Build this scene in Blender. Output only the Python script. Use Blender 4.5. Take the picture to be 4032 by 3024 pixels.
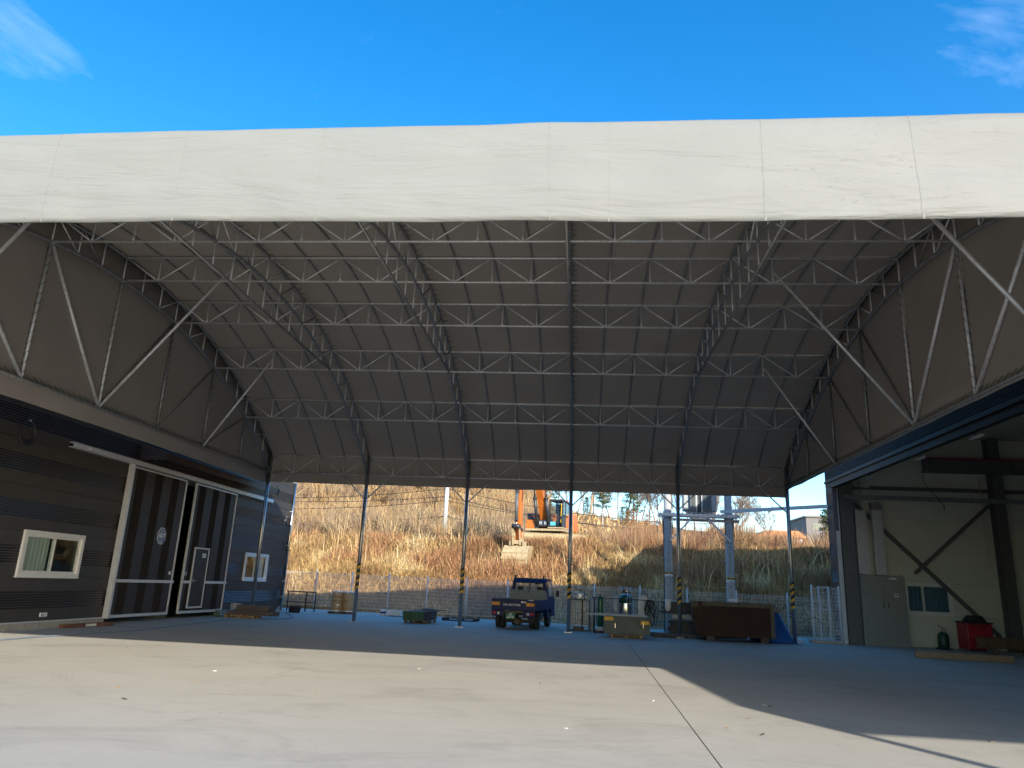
import bpy, bmesh, math, random
import numpy as np
from mathutils import Vector, Matrix, noise
random.seed(7); rng = np.random.default_rng(7)
R = math.radians
S = bpy.context.scene
for o in list(bpy.data.objects): bpy.data.objects.remove(o)
COL = S.collection

# ------------------------------------------------------------------ camera
cam_d = bpy.data.cameras.new('camera'); cam = bpy.data.objects.new('camera', cam_d); COL.objects.link(cam)
YAW, PIT, ROL = -0.0984, 0.2664, 0.0437
F = Vector((math.sin(YAW)*math.cos(PIT), math.cos(YAW)*math.cos(PIT), math.sin(PIT)))
r0 = Vector((math.cos(YAW), -math.sin(YAW), 0)); u0 = r0.cross(F)
r1 = math.cos(ROL)*r0 + math.sin(ROL)*u0; u1 = -math.sin(ROL)*r0 + math.cos(ROL)*u0
M = Matrix((r1, u1, -F)).transposed().to_4x4(); M.translation = (0, 0, 1.6)
cam.matrix_world = M
cam_d.sensor_width = 36; cam_d.lens = 36*2909.1/4032; cam_d.clip_end = 3000; cam_d.clip_start = 0.05
S.camera = cam

# ------------------------------------------------------------------ light
TANA, SL = 0.50, 0.47                       # the sun stands behind the camera, to the right
ldir = Vector((-TANA, 1, -SL)).normalized()
sun_el = math.asin(-ldir.z); sun_az = math.atan2(TANA, -1)
sd = bpy.data.lights.new('sun', 'SUN'); sd.energy = 3.1; sd.angle = R(0.5); sd.color = (1, 0.93, 0.82)
sun = bpy.data.objects.new('sun', sd); COL.objects.link(sun)
sun.rotation_euler = ldir.to_track_quat('-Z', 'Y').to_euler(); sun.location = (0, -20, 30)
wd = bpy.data.worlds.new('World'); S.world = wd; wd.use_nodes = True
nt = wd.node_tree; nt.nodes.clear()
N = nt.nodes.new; L = nt.links.new
out = N('ShaderNodeOutputWorld'); bg = N('ShaderNodeBackground'); sky = N('ShaderNodeTexSky')
sky.sky_type = 'NISHITA'; sky.sun_disc = False; sky.sun_elevation = sun_el; sky.sun_rotation = sun_az
sky.air_density = 1.0; sky.dust_density = 0.7; sky.ozone_density = 2.2
hs = N('ShaderNodeHueSaturation'); hs.inputs['Saturation'].default_value = 1.42; hs.inputs['Value'].default_value = 1.0
tc = N('ShaderNodeTexCoord'); mp = N('ShaderNodeMapping'); mp.inputs['Rotation'].default_value = (0.25, 0.5, 0.3); mp.inputs['Scale'].default_value = (1.1, 3.0, 4.2)
nz = N('ShaderNodeTexNoise'); nz.inputs['Scale'].default_value = 1.5; nz.inputs['Detail'].default_value = 9; nz.inputs['Roughness'].default_value = 0.6; nz.inputs['Distortion'].default_value = 0.5
cr = N('ShaderNodeValToRGB'); cr.color_ramp.elements[0].position = 0.575; cr.color_ramp.elements[1].position = 0.95
cr.color_ramp.elements[1].color = (.36, .36, .36, 1)
mx = N('ShaderNodeMix'); mx.data_type = 'RGBA'
L(sky.outputs[0], hs.inputs['Color']); L(tc.outputs['Generated'], mp.inputs[0]); L(mp.outputs[0], nz.inputs['Vector'])
L(nz.outputs[0], cr.inputs[0]); L(cr.outputs[0], mx.inputs[0]); L(hs.outputs[0], mx.inputs[6]); mx.inputs[7].default_value = (5.2, 6.0, 7.6, 1)
L(mx.outputs[2], bg.inputs[0]); bg.inputs[1].default_value = 0.15; L(bg.outputs[0], out.inputs[0])
S.view_settings.view_transform = 'Standard'; S.view_settings.look = 'None'
S.view_settings.exposure = 1.22; S.view_settings.gamma = 1; S.view_settings.use_curve_mapping = False
S.render.engine = 'CYCLES'; S.cycles.max_bounces = 6; S.cycles.diffuse_bounces = 4; S.cycles.glossy_bounces = 3; S.cycles.transmission_bounces = 4

# ------------------------------------------------------------------ materials
MATS = {}
def mat(name, col=(.5, .5, .5), rough=.6, metal=0, var=.12, scale=6, bump=0, bscale=40, spec=.5, coat=0, col2=None, mix=(.5, .7), stretch=(1, 1, 1), emis=None):
    if name in MATS: return MATS[name]
    m = bpy.data.materials.new(name); m.use_nodes = True; t = m.node_tree; b = t.nodes['Principled BSDF']
    b.inputs['Roughness'].default_value = rough; b.inputs['Metallic'].default_value = metal
    b.inputs['Specular IOR Level'].default_value = spec; b.inputs['Coat Weight'].default_value = coat
    tcn = t.nodes.new('ShaderNodeTexCoord'); mpn = t.nodes.new('ShaderNodeMapping'); mpn.inputs['Scale'].default_value = stretch
    t.links.new(tcn.outputs['Object'], mpn.inputs[0])
    n1 = t.nodes.new('ShaderNodeTexNoise'); n1.inputs['Scale'].default_value = scale; n1.inputs['Detail'].default_value = 6; n1.inputs['Roughness'].default_value = .65
    t.links.new(mpn.outputs[0], n1.inputs['Vector'])
    rp = t.nodes.new('ShaderNodeValToRGB'); e = rp.color_ramp.elements
    c2 = col2 or tuple(min(1, c*(1+var)) for c in col); c1 = col if col2 else tuple(c*(1-var) for c in col)
    e[0].position, e[1].position = (mix if col2 else (.3, .7)); e[0].color = (*c1, 1); e[1].color = (*c2, 1)
    t.links.new(n1.outputs[0], rp.inputs[0]); t.links.new(rp.outputs[0], b.inputs['Base Color'])
    if bump:
        n2 = t.nodes.new('ShaderNodeTexNoise'); n2.inputs['Scale'].default_value = bscale; n2.inputs['Detail'].default_value = 4
        t.links.new(mpn.outputs[0], n2.inputs['Vector'])
        bp = t.nodes.new('ShaderNodeBump'); bp.inputs['Strength'].default_value = bump; bp.inputs['Distance'].default_value = .02
        t.links.new(n2.outputs[0], bp.inputs['Height']); t.links.new(bp.outputs[0], b.inputs['Normal'])
    MATS[name] = m; return m

galv = mat('galvanised steel', (.74, .75, .75), .40, .35, .22, 9, .1, 60)
galvd = mat('galvanised pipe dull', (.32, .325, .33), .45, .6, .25, 7, .1, 60)
postm = mat('galvanised post', (.46, .48, .49), .33, .9, .18, 5, .1, 30)
clad = mat('dark metal cladding', (.056, .050, .045), .55, 0, .15, 2, .02, 90, spec=.3)
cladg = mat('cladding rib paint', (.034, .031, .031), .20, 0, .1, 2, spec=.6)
cladr = mat('door rib cladding', (.030, .027, .026), .85, 0, .12, 3, .03, 90, spec=.08)
clado = mat('brown black cladding', (.018, .014, .013), .5, 0, .12, 3, .03, 90, spec=.2)
cladv = mat('door cladding', (.043, .037, .034), .55, 0, .12, 3, .03, 90, spec=.25)
alu = mat('white aluminium trim', (.62, .64, .66), .4, .25, .08)
pvcw = mat('white plastic frame', (.74, .73, .70), .4, 0, .04)
blackm = mat('black rubber', (.018, .018, .018), .7, 0, .2)
darks = mat('dark painted steel', (.03, .028, .027), .5, .2, .3)
brownst = mat('dark brown steel', (.05, .03, .022), .5, .1, .4, 4)
concm = mat('kerb concrete', (.36, .34, .30), .85, 0, .2, 5, .3, 30)
polem = mat('pole concrete', (.42, .42, .41), .8, 0, .16, 6, .25, 25, stretch=(1, 1, .3))
ledm = mat('white lamp housing', (.65, .65, .62), .5)
wallin = mat('interior insulated panel', (.60, .61, .50), .55, 0, .05, 2)
greysteel = mat('grey painted steel', (.12, .12, .112), .5, .1, .14)
cabm = mat('cabinet paint', (.24, .245, .215), .45, 0, .06, 4)
red = mat('red paint', (.38, .02, .03), .4, 0, .15)
rust = mat('rusty steel', (.030, .012, .008), .75, .1, .3, 5, .3, 40, col2=(.065, .026, .015), mix=(.4, .75))
rustl = mat('worn steel rim', (.10, .085, .065), .6, .3, .4, 8, .3)
wood = mat('pallet wood', (.30, .20, .11), .8, 0, .3, 10, .3, 40, stretch=(1, 5, 5))
woodd = mat('weathered wood', (.13, .085, .055), .85, 0, .3, 10, .3, 40)
deck = mat('composite board', (.085, .068, .070), .7, 0, .18, 12, .2)
deckg = mat('grey composite board', (.085, .075, .072), .7, 0, .2, 12, .2)
green = mat('green painted end', (.015, .085, .05), .6, 0, .5, 20)
greenc = mat('green cylinder paint', (.012, .11, .06), .3, 0, .15)
greyc = mat('grey cylinder paint', (.40, .42, .45), .45, 0, .12)
inox = mat('stainless steel', (.6, .6, .58), .2, 1, .1)
boxm = mat('grey green box paint', (.075, .09, .08), .55, 0, .18, 3, .1, col2=(.11, .12, .105), mix=(.45, .75))
yel = mat('yellow label', (.75, .42, .02), .5, 0, .05)
blk = mat('black label', (.015, .013, .012), .5)
tarpm = mat('blue tarpaulin', (.012, .07, .26), .42, 0, .25, 4)
card = mat('brown fibre drum', (.42, .27, .13), .7, 0, .12, 4, col2=(.30, .17, .07), mix=(.55, .75))
whitep = mat('white wire coating', (.86, .84, .78), .5, 0, .05)
whiteb = mat('white gate coating', (.62, .66, .72), .45, 0, .05)
navy = mat('navy truck paint', (.008, .015, .085), .42, 0, .15, 3, spec=.3)
truckgrey = mat('truck guard grey', (.20, .23, .22), .55, 0, .15, 3)
tyrem = mat('tyre rubber', (.022, .021, .02), .85, 0, .3, 30, .4, 50)
redl = mat('red lamp lens', (.55, .01, .02), .2)
whl = mat('clear lamp lens', (.55, .52, .48), .2)
orange = mat('orange machine paint', (.60, .16, .022), .45, 0, .12, 3)
mud = mat('dried pale mud', (.44, .34, .19), .9, 0, .25, 5, .5, 20)
chrome = mat('hydraulic rod chrome', (.5, .5, .5), .2, 1)
hosem = mat('hydraulic hose', (.03, .03, .032), .55)
platg = mat('green number plate', (.01, .13, .07), .4)
white = mat('white paint', (.75, .75, .75), .5, 0, .03)
adtb = mat('sign blue', (.012, .05, .26), .4, 0, .03)
silver = mat('letter silver', (.55, .50, .52), .35, .3)
foam = mat('white foam block', (.62, .62, .58), .9, 0, .1, 8)
bark = mat('tree bark', (.16, .12, .09), .9, 0, .3, 10)
barkg = mat('grey twig bark', (.22, .165, .12), .9, 0, .3, 10)
needle = mat('pine needles', (.055, .085, .03), .8, 0, .5, 3)
oakl = mat('dead oak leaves', (.36, .15, .055), .8, 0, .4, 3)
housem = mat('far building wall', (.16, .15, .15), .7)
roofo = mat('orange roof', (.5, .22, .09), .7)
ductm = mat('duct sheet metal', (.66, .68, .68), .35, .35, .1, 3, .2, 12)
curtw = mat('pale curtain', (.62, .65, .63), .9, 0, .06, 3)
curtb = mat('blue curtain', (.13, .22, .32), .8, 0, .1, 3)
ropem = mat('green lacing cord', (.02, .09, .065), .7)

def glass_mat():
    m = bpy.data.materials.new('window glass'); m.use_nodes = True; t = m.node_tree; t.nodes.clear()
    o = t.nodes.new('ShaderNodeOutputMaterial'); mi = t.nodes.new('ShaderNodeMixShader'); lw = t.nodes.new('ShaderNodeLayerWeight'); lw.inputs[0].default_value = .5
    pw = t.nodes.new('ShaderNodeMath'); pw.operation = 'POWER'; pw.inputs[1].default_value = 4.0; t.links.new(lw.outputs['Facing'], pw.inputs[0])
    fr = t.nodes.new('ShaderNodeMath'); fr.operation = 'MULTIPLY_ADD'; fr.inputs[1].default_value = .75; fr.inputs[2].default_value = .045; t.links.new(pw.outputs[0], fr.inputs[0])
    g = t.nodes.new('ShaderNodeBsdfGlossy'); g.inputs['Roughness'].default_value = .02
    tr = t.nodes.new('ShaderNodeBsdfTransparent'); tr.inputs[0].default_value = (.87, .92, .90, 1)
    t.links.new(fr.outputs[0], mi.inputs[0]); t.links.new(tr.outputs[0], mi.inputs[1]); t.links.new(g.outputs[0], mi.inputs[2]); t.links.new(mi.outputs[0], o.inputs[0])
    return m
glass = glass_mat()

def fabric_mats():
    m = bpy.data.materials.new('white pvc fabric'); m.use_nodes = True; t = m.node_tree; b = t.nodes['Principled BSDF']; Nn = t.nodes.new; Lk = t.links.new
    b.inputs['Roughness'].default_value = .6; b.inputs['Specular IOR Level'].default_value = .2
    g = Nn('ShaderNodeTexCoord')
    def noise_(sc, vec, det=5, dist=0, rough=.6):
        n = Nn('ShaderNodeTexNoise'); n.inputs['Scale'].default_value = sc; n.inputs['Detail'].default_value = det; n.inputs['Distortion'].default_value = dist; n.inputs['Roughness'].default_value = rough; Lk(vec, n.inputs['Vector']); return n.outputs[0]
    def mapp(s, r=(0, 0, 0)):
        k = Nn('ShaderNodeMapping'); k.inputs['Scale'].default_value = s; k.inputs['Rotation'].default_value = r; Lk(g.outputs['Object'], k.inputs[0]); return k.outputs[0]
    def ramp(i, p0, p1, c0=(0, 0, 0, 1), c1=(1, 1, 1, 1)):
        k = Nn('ShaderNodeValToRGB'); k.color_ramp.elements[0].position = p0; k.color_ramp.elements[1].position = p1; k.color_ramp.elements[0].color = c0; k.color_ramp.elements[1].color = c1; Lk(i, k.inputs[0]); return k.outputs[0]
    def math_(op, a, c):
        k = Nn('ShaderNodeMath'); k.operation = op
        for i, v in enumerate((a, c)):
            if isinstance(v, (int, float)): k.inputs[i].default_value = v
            else: Lk(v, k.inputs[i])
        return k.outputs[0]
    # scuffs: short stretched streaks, only in some patches
    s1 = ramp(noise_(5.0, mapp((1.6, 6, 6.5), (0, .14, .12)), 7, 1.8, .7), .60, .655)
    patch = ramp(noise_(.33, mapp((1, 1, 1)), 3), .47, .58)
    sc = math_('MULTIPLY', math_('MULTIPLY', s1, patch), .6)
    base = ramp(noise_(.8, mapp((1, 2, 2)), 6), .3, .7, (.204, .209, .194, 1), (.222, .227, .211, 1))
    mixn = Nn('ShaderNodeMix'); mixn.data_type = 'RGBA'; Lk(sc, mixn.inputs[0]); Lk(base, mixn.inputs[6]); mixn.inputs[7].default_value = (.10, .10, .09, 1)
    Lk(mixn.outputs[2], b.inputs['Base Color'])
    w = noise_(1.1, mapp((.35, 2.2, 2.2), (0, 0, .1)), 4, .6)
    w2 = noise_(7, mapp((1, 1.5, 1.5)), 4, .5)
    h = math_('ADD', w, math_('MULTIPLY', w2, .05))
    bp = Nn('ShaderNodeBump'); bp.inputs['Strength'].default_value = .45; bp.inputs['Distance'].default_value = .12; Lk(h, bp.inputs['Height']); Lk(bp.outputs[0], b.inputs['Normal'])
    i = bpy.data.materials.new('grey fabric underside'); i.use_nodes = True; t = i.node_tree; b = t.nodes['Principled BSDF']
    b.inputs['Roughness'].default_value = .6; b.inputs['Specular IOR Level'].default_value = .25
    g = t.nodes.new('ShaderNodeTexCoord'); n = t.nodes.new('ShaderNodeTexNoise'); n.inputs['Scale'].default_value = .7; n.inputs['Detail'].default_value = 6; t.links.new(g.outputs['Object'], n.inputs['Vector'])
    k = t.nodes.new('ShaderNodeValToRGB'); k.color_ramp.elements[0].position = .3; k.color_ramp.elements[1].position = .7
    k.color_ramp.elements[0].color = (.315, .285, .255, 1); k.color_ramp.elements[1].color = (.355, .32, .288, 1)
    t.links.new(n.outputs[0], k.inputs[0]); t.links.new(k.outputs[0], b.inputs['Base Color'])
    n2 = t.nodes.new('ShaderNodeTexNoise'); n2.inputs['Scale'].default_value = 1.4; n2.inputs['Detail'].default_value = 4; t.links.new(g.outputs['Object'], n2.inputs['Vector'])
    bp = t.nodes.new('ShaderNodeBump'); bp.inputs['Strength'].default_value = .25; bp.inputs['Distance'].default_value = .08; t.links.new(n2.outputs[0], bp.inputs['Height']); t.links.new(bp.outputs[0], b.inputs['Normal'])
    return m, i
fabw, fabi = fabric_mats()

def yard_mat():
    m = bpy.data.materials.new('yard concrete'); m.use_nodes = True; t = m.node_tree; b = t.nodes['Principled BSDF']; Nn = t.nodes.new; Lk = t.links.new
    b.inputs['Roughness'].default_value = .72; b.inputs['Specular IOR Level'].default_value = .35
    g = Nn('ShaderNodeTexCoord')
    def nse(sc, det=6, dist=0, ro=.6, s=(1, 1, 1)):
        k = Nn('ShaderNodeMapping'); k.inputs['Scale'].default_value = s; Lk(g.outputs['Object'], k.inputs[0])
        n = Nn('ShaderNodeTexNoise'); n.inputs['Scale'].default_value = sc; n.inputs['Detail'].default_value = det; n.inputs['Distortion'].default_value = dist; n.inputs['Roughness'].default_value = ro; Lk(k.outputs[0], n.inputs['Vector']); return n.outputs[0]
    def ramp(i, p0, p1, c0=0, c1=1):
        k = Nn('ShaderNodeMapRange'); k.inputs[1].default_value = p0; k.inputs[2].default_value = p1; k.inputs[3].default_value = c0; k.inputs[4].default_value = c1; Lk(i, k.inputs[0]); return k.outputs[0]
    def mul(a, c, op='MULTIPLY'):
        k = Nn('ShaderNodeMath'); k.operation = op
        for i, v in enumerate((a, c)):
            if isinstance(v, (int, float)): k.inputs[i].default_value = v
            else: Lk(v, k.inputs[i])
        return k.outputs[0]
    def arcs(cx, cy, r0_, w, sc):          # tyre marks: a band of fine rings round a turning centre
        sub = Nn('ShaderNodeVectorMath'); sub.operation = 'SUBTRACT'; Lk(g.outputs['Object'], sub.inputs[0]); sub.inputs[1].default_value = (cx, cy, 0)
        ln = Nn('ShaderNodeVectorMath'); ln.operation = 'LENGTH'; Lk(sub.outputs[0], ln.inputs[0])
        d = mul(mul(ln.outputs['Value'], r0_, 'SUBTRACT'), 1/w)
        band = ramp(mul(mul(d, 1, 'MULTIPLY'), 0, 'ADD'), 0, 1); ab = Nn('ShaderNodeMath'); ab.operation = 'ABSOLUTE'; Lk(d, ab.inputs[0])
        band = ramp(ab.outputs[0], .75, 1.0, 1, 0)
        sn = Nn('ShaderNodeMath'); sn.operation = 'SINE'; Lk(mul(ln.outputs['Value'], sc), sn.inputs[0])
        st = ramp(sn.outputs[0], -.2, .9)
        return mul(band, st)
    marks = arcs(-14.0, 7.0, 7.6, .16, 70)
    for a in ((-1.0, -.5, 9.2, .14, 90), (-1.0, -.5, 10.9, .14, 90), (-12, 6.5, 6.4, .1, 110), (12, 17.5, 13.0, .15, 80), (12, 17.5, 14.7, .15, 80), (2.5, 2, 6.5, .1, 100)):
        marks = mul(marks, arcs(*a), 'MAXIMUM')
    marks = mul(mul(marks, ramp(nse(.45, 3), .42, .60)), .17)
    st = mul(ramp(nse(.55, 9, .8, .68, (1, 1.5, 1)), .50, .72), .34)
    st = mul(st, mul(ramp(nse(2.3, 8, 1.5, .7, (1, 2.2, 1)), .56, .74), .22), 'ADD')
    vr = Nn('ShaderNodeTexVoronoi'); vr.feature = 'DISTANCE_TO_EDGE'; vr.inputs['Scale'].default_value = .16; nm_ = Nn('ShaderNodeVectorMath'); nm_.operation = 'ADD'; nn1 = Nn('ShaderNodeTexNoise'); nn1.inputs['Scale'].default_value = 1.2; nn1.inputs['Detail'].default_value = 6; Lk(g.outputs['Object'], nn1.inputs['Vector']); Lk(g.outputs['Object'], nm_.inputs[0]); Lk(nn1.outputs['Color'], nm_.inputs[1]); Lk(nm_.outputs[0], vr.inputs['Vector'])
    st = mul(st, mul(mul(ramp(vr.outputs['Distance'], .0008, .002, 1, 0), ramp(nse(.5, 3), .52, .6)), .5), 'ADD')
    fine = ramp(nse(9, 8, 0, .7), .3, .7, -.05, .05)
    sp = mul(ramp(nse(34, 2), .76, .80), .25)
    tot = mul(mul(mul(marks, st, 'ADD'), fine, 'ADD'), sp, 'ADD')
    mixn = Nn('ShaderNodeMix'); mixn.data_type = 'RGBA'; Lk(tot, mixn.inputs[0])
    c = Nn('ShaderNodeValToRGB'); c.color_ramp.elements[0].position = .3; c.color_ramp.elements[1].position = .7
    c.color_ramp.elements[0].color = (.435, .408, .35, 1); c.color_ramp.elements[1].color = (.505, .475, .41, 1); Lk(nse(.28, 5), c.inputs[0])
    Lk(c.outputs[0], mixn.inputs[6]); mixn.inputs[7].default_value = (.16, .155, .145, 1)
    Lk(mixn.outputs[2], b.inputs['Base Color'])
    bp = Nn('ShaderNodeBump'); bp.inputs['Strength'].default_value = .2; bp.inputs['Distance'].default_value = .01; Lk(nse(45, 4), bp.inputs['Height']); Lk(bp.outputs[0], b.inputs['Normal'])
    return m
yardm = yard_mat()

def vcol_mat(name, rough=.9, trans=0):
    m = bpy.data.materials.new(name); m.use_nodes = True; t = m.node_tree; b = t.nodes['Principled BSDF']; b.inputs['Roughness'].default_value = rough; b.inputs['Specular IOR Level'].default_value = .15
    a = t.nodes.new('ShaderNodeAttribute'); a.attribute_name = 'tint'; t.links.new(a.outputs['Color'], b.inputs['Base Color'])
    return m
grassm = vcol_mat('dry grass blades')
soil = mat('dry soil', (.20, .13, .07), .95, 0, .3, .25, .6, 3, col2=(.40, .25, .12), mix=(.4, .62))

# ------------------------------------------------------------------ mesh helpers
WORLD = {}
class MB:
    def __init__(s): s.v = []; s.f = []; s.mi = []; s.ms = []; s.sm = []
    def m(s, mt):
        if mt not in s.ms: s.ms.append(mt)
        return s.ms.index(mt)
    def add(s, vs, fs, mt, smooth=False):
        o = len(s.v); s.v += [tuple(v) for v in vs]; k = s.m(mt)
        for f in fs: s.f.append([i+o for i in f]); s.mi.append(k); s.sm.append(smooth)
        return s
    def box(s, x0, y0, z0, x1, y1, z1, mt, rz=0, c=None):
        vs = [(x, y, z) for z in (z0, z1) for y in (y0, y1) for x in (x0, x1)]
        if rz:
            cx, cy = c if c else ((x0+x1)/2, (y0+y1)/2); a, b = math.cos(rz), math.sin(rz)
            vs = [(cx+(x-cx)*a-(y-cy)*b, cy+(x-cx)*b+(y-cy)*a, z) for x, y, z in vs]
        return s.add(vs, [(0, 2, 3, 1), (4, 5, 7, 6), (0, 1, 5, 4), (2, 6, 7, 3), (0, 4, 6, 2), (1, 3, 7, 5)], mt)
    def bar(s, p, q, w, h, mt, up=(0, 0, 1)):
        p, q = Vector(p), Vector(q); d = (q-p).normalized(); u = Vector(up)
        if abs(d.dot(u)) > .98: u = Vector((1, 0, 0))
        a = d.cross(u).normalized(); b = a.cross(d)
        vs = [e+a*i*w/2+b*j*h/2 for e in (p, q) for j in (-1, 1) for i in (-1, 1)]
        return s.add(vs, [(0, 2, 3, 1), (4, 5, 7, 6), (0, 1, 5, 4), (2, 6, 7, 3), (0, 4, 6, 2), (1, 3, 7, 5)], mt)
    def tube(s, pts, r, mt, n=8, caps=True, smooth=True):
        pts = [Vector(p) for p in pts]; rs = r if isinstance(r, (list, tuple)) else [r]*len(pts)
        vs = []; fs = []; prev = None
        for i, p in enumerate(pts):
            d = ((pts[min(i+1, len(pts)-1)]-pts[max(i-1, 0)])).normalized()
            if prev is None:
                a = d.cross(Vector((0, 0, 1))) if abs(d.z) < .95 else d.cross(Vector((0, 1, 0)))
            else: a = prev - d*prev.dot(d)
            a.normalize(); prev = a; b = d.cross(a)
            vs += [p+(a*math.cos(2*math.pi*k/n)+b*math.sin(2*math.pi*k/n))*rs[i] for k in range(n)]
        for i in range(len(pts)-1):
            for k in range(n):
                fs.append((i*n+k, i*n+(k+1) % n, (i+1)*n+(k+1) % n, (i+1)*n+k))
        s.add(vs, fs, mt, smooth)
        if caps: o = len(s.v)-len(vs); k_ = s.m(mt); s.f += [[o+k for k in range(n)][::-1], [len(s.v)-n+k for k in range(n)]]; s.mi += [k_]*2; s.sm += [False]*2
        return s
    def lathe(s, c, prof, mt, n=20, axis='Z', smooth=True):
        vs = []; fs = []
        for r, h in prof:
            for k in range(n):
                a = 2*math.pi*k/n; x, y = r*math.cos(a), r*math.sin(a)
                p = (x, y, h) if axis == 'Z' else ((h, x, y) if axis == 'X' else (x, h, y))
                vs.append((c[0]+p[0], c[1]+p[1], c[2]+p[2]))
        for i in range(len(prof)-1):
            for k in range(n): fs.append((i*n+k, i*n+(k+1) % n, (i+1)*n+(k+1) % n, (i+1)*n+k))
        s.add(vs, fs, mt, smooth)
        o = len(s.v)-len(vs); k_ = s.m(mt); s.f += [[o+k for k in range(n)][::-1], [len(s.v)-n+k for k in range(n)]]; s.mi += [k_]*2; s.sm += [False]*2
        return s
    def prism(s, poly, a0, a1, mt, axis='Y'):
        n = len(poly)
        def P(u, w, h): return (u, h, w) if axis == 'Y' else ((h, u, w) if axis == 'X' else (u, w, h))
        vs = [P(u, w, a0) for u, w in poly]+[P(u, w, a1) for u, w in poly]
        fs = [list(range(n)), list(range(2*n-1, n-1, -1))]+[(i, (i+1) % n+0, n+(i+1) % n, n+i) for i in range(n)]
        return s.add(vs, fs, mt)
    def xf(s, M4): s.v = [tuple(M4 @ Vector(v)) for v in s.v]; return s
    def mesh(s, name):
        me = bpy.data.meshes.new(name); me.from_pydata(s.v, [], s.f)
        for m_ in s.ms: me.materials.append(m_)
        me.polygons.foreach_set('material_index', s.mi); me.polygons.foreach_set('use_smooth', s.sm)
        bm = bmesh.new(); bm.from_mesh(me); bmesh.ops.recalc_face_normals(bm, faces=bm.faces); bm.to_mesh(me); bm.free(); me.update(); return me
    def build(s, name, parent=None, world=True, bevel=0, recalc=True):
        if parent is not None and world:
            inv = WORLD[parent.name].inverted(); s.v = [tuple(inv @ Vector(v)) for v in s.v]
        o = bpy.data.objects.new(name, s.mesh(name)); COL.objects.link(o)
        if parent is not None: o.parent = parent; WORLD[o.name] = WORLD[parent.name].copy()
        else: WORLD[o.name] = Matrix.Identity(4)
        if bevel:
            b = o.modifiers.new('bevel', 'BEVEL'); b.width = bevel; b.segments = 2; b.limit_method = 'ANGLE'
        return o
def tag(o, label=None, cat=None, group=None, kind=None):
    if label: o['label'] = label
    if cat: o['category'] = cat
    if group: o['group'] = group
    if kind: o['kind'] = kind
    return o
def thing(name, label, cat, loc=(0, 0, 0), rz=0, group=None):
    o = bpy.data.objects.new(name, None); COL.objects.link(o); o.location = loc; o.rotation_euler = (0, 0, rz); o.empty_display_size = .3
    WORLD[o.name] = Matrix.Translation(loc) @ Matrix.Rotation(rz, 4, 'Z'); return tag(o, label, cat, group)
def copy_tree(o, parent=None):
    c = o.copy(); COL.objects.link(c)
    if parent is not None: c.parent = parent
    for ch in list(o.children): copy_tree(ch, c)
    return c
def pipe(name, parent, p, q, r, mt, n=6):
    pts = [p, q] if not isinstance(p, list) else p
    return MB().tube(pts, r, mt, n).build(name, parent)
def text_mb(txt, size, mt, depth=.004, bold=0):
    cu = bpy.data.curves.new('t', 'FONT'); cu.body = txt; cu.size = size; cu.extrude = depth; cu.offset = bold; cu.align_x = 'CENTER'; cu.align_y = 'CENTER'; cu.resolution_u = 2
    ob = bpy.data.objects.new('t', cu); COL.objects.link(ob); dg = bpy.context.evaluated_depsgraph_get(); me = bpy.data.meshes.new_from_object(ob.evaluated_get(dg))
    mb = MB(); mb.add([v.co[:] for v in me.vertices], [list(p.vertices) for p in me.polygons], mt); bpy.data.objects.remove(ob); bpy.data.meshes.remove(me); return mb

# ------------------------------------------------------------------ setting: terrain and yard
FA, FB = (-13.9, 39.6), (9.1, 34.6)
def fy(x): return FA[1]+(x-FA[0])*(FB[1]-FA[1])/(FB[0]-FA[0])
def sst(t): t = max(0, min(1, t)); return t*t*(3-2*t)
CR = [(-.9, .24), (-.45, .24), (-.3, .20), (-.2, .168), (-.133, .133), (-.093, .116), (0, .0925), (.032, .090), (.061, .084), (.104, .083), (.19, .074), (.26, .064), (.5, .05), (.9, .05)]
def crest(a):
    for (a0, e0), (a1, e1) in zip(CR, CR[1:]):
        if a <= a1: return e0+(e1-e0)*max(0, (a-a0)/(a1-a0))
    return CR[-1][1]
def nz2(x, y, s): return noise.noise(Vector((x*s, y*s, 3.3)))
def hgt(x, y):
    d = y-(fy(x)+1.3)
    if y < 30 or d < 0: return -.06
    if x > 18 and y < 42: return -.06*1
    h = -.06+1.7*sst(d/2.4)+2.35*sst((d-1.0)/7.5)+.30*nz2(x, y, .35)*sst(d/2)
    if y > 52:
        top = 1.6+100*crest(x/y); h += (top-4.0)*sst((y-52)/50)+.5*nz2(x, y, .12)
        if y > 102: h = 1.6+100*crest(x/y)-1.2*sst((y-102)/60)*3
    return h
xs = list(np.arange(-160, -40, 8))+list(np.arange(-40, 40, .7))+list(np.arange(40, 161, 8)); ys = [-300, -100, -60, -30, 0, 15, 28, 32]+list(np.arange(34, 56, .5))+list(np.arange(56, 130, 2.5))+[140, 170, 220, 300, 500, 900]
xs = [-900, -400, -250]+xs+[250, 400, 900]
g = MB(); nx = len(xs); g.add([(x, y, hgt(x, y)) for y in ys for x in xs], [(j*nx+i, j*nx+i+1, (j+1)*nx+i+1, (j+1)*nx+i) for j in range(len(ys)-1) for i in range(nx-1)], soil, True)
tag(g.build('ground'), kind='structure')
y1 = lambda x: 37.2
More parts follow.
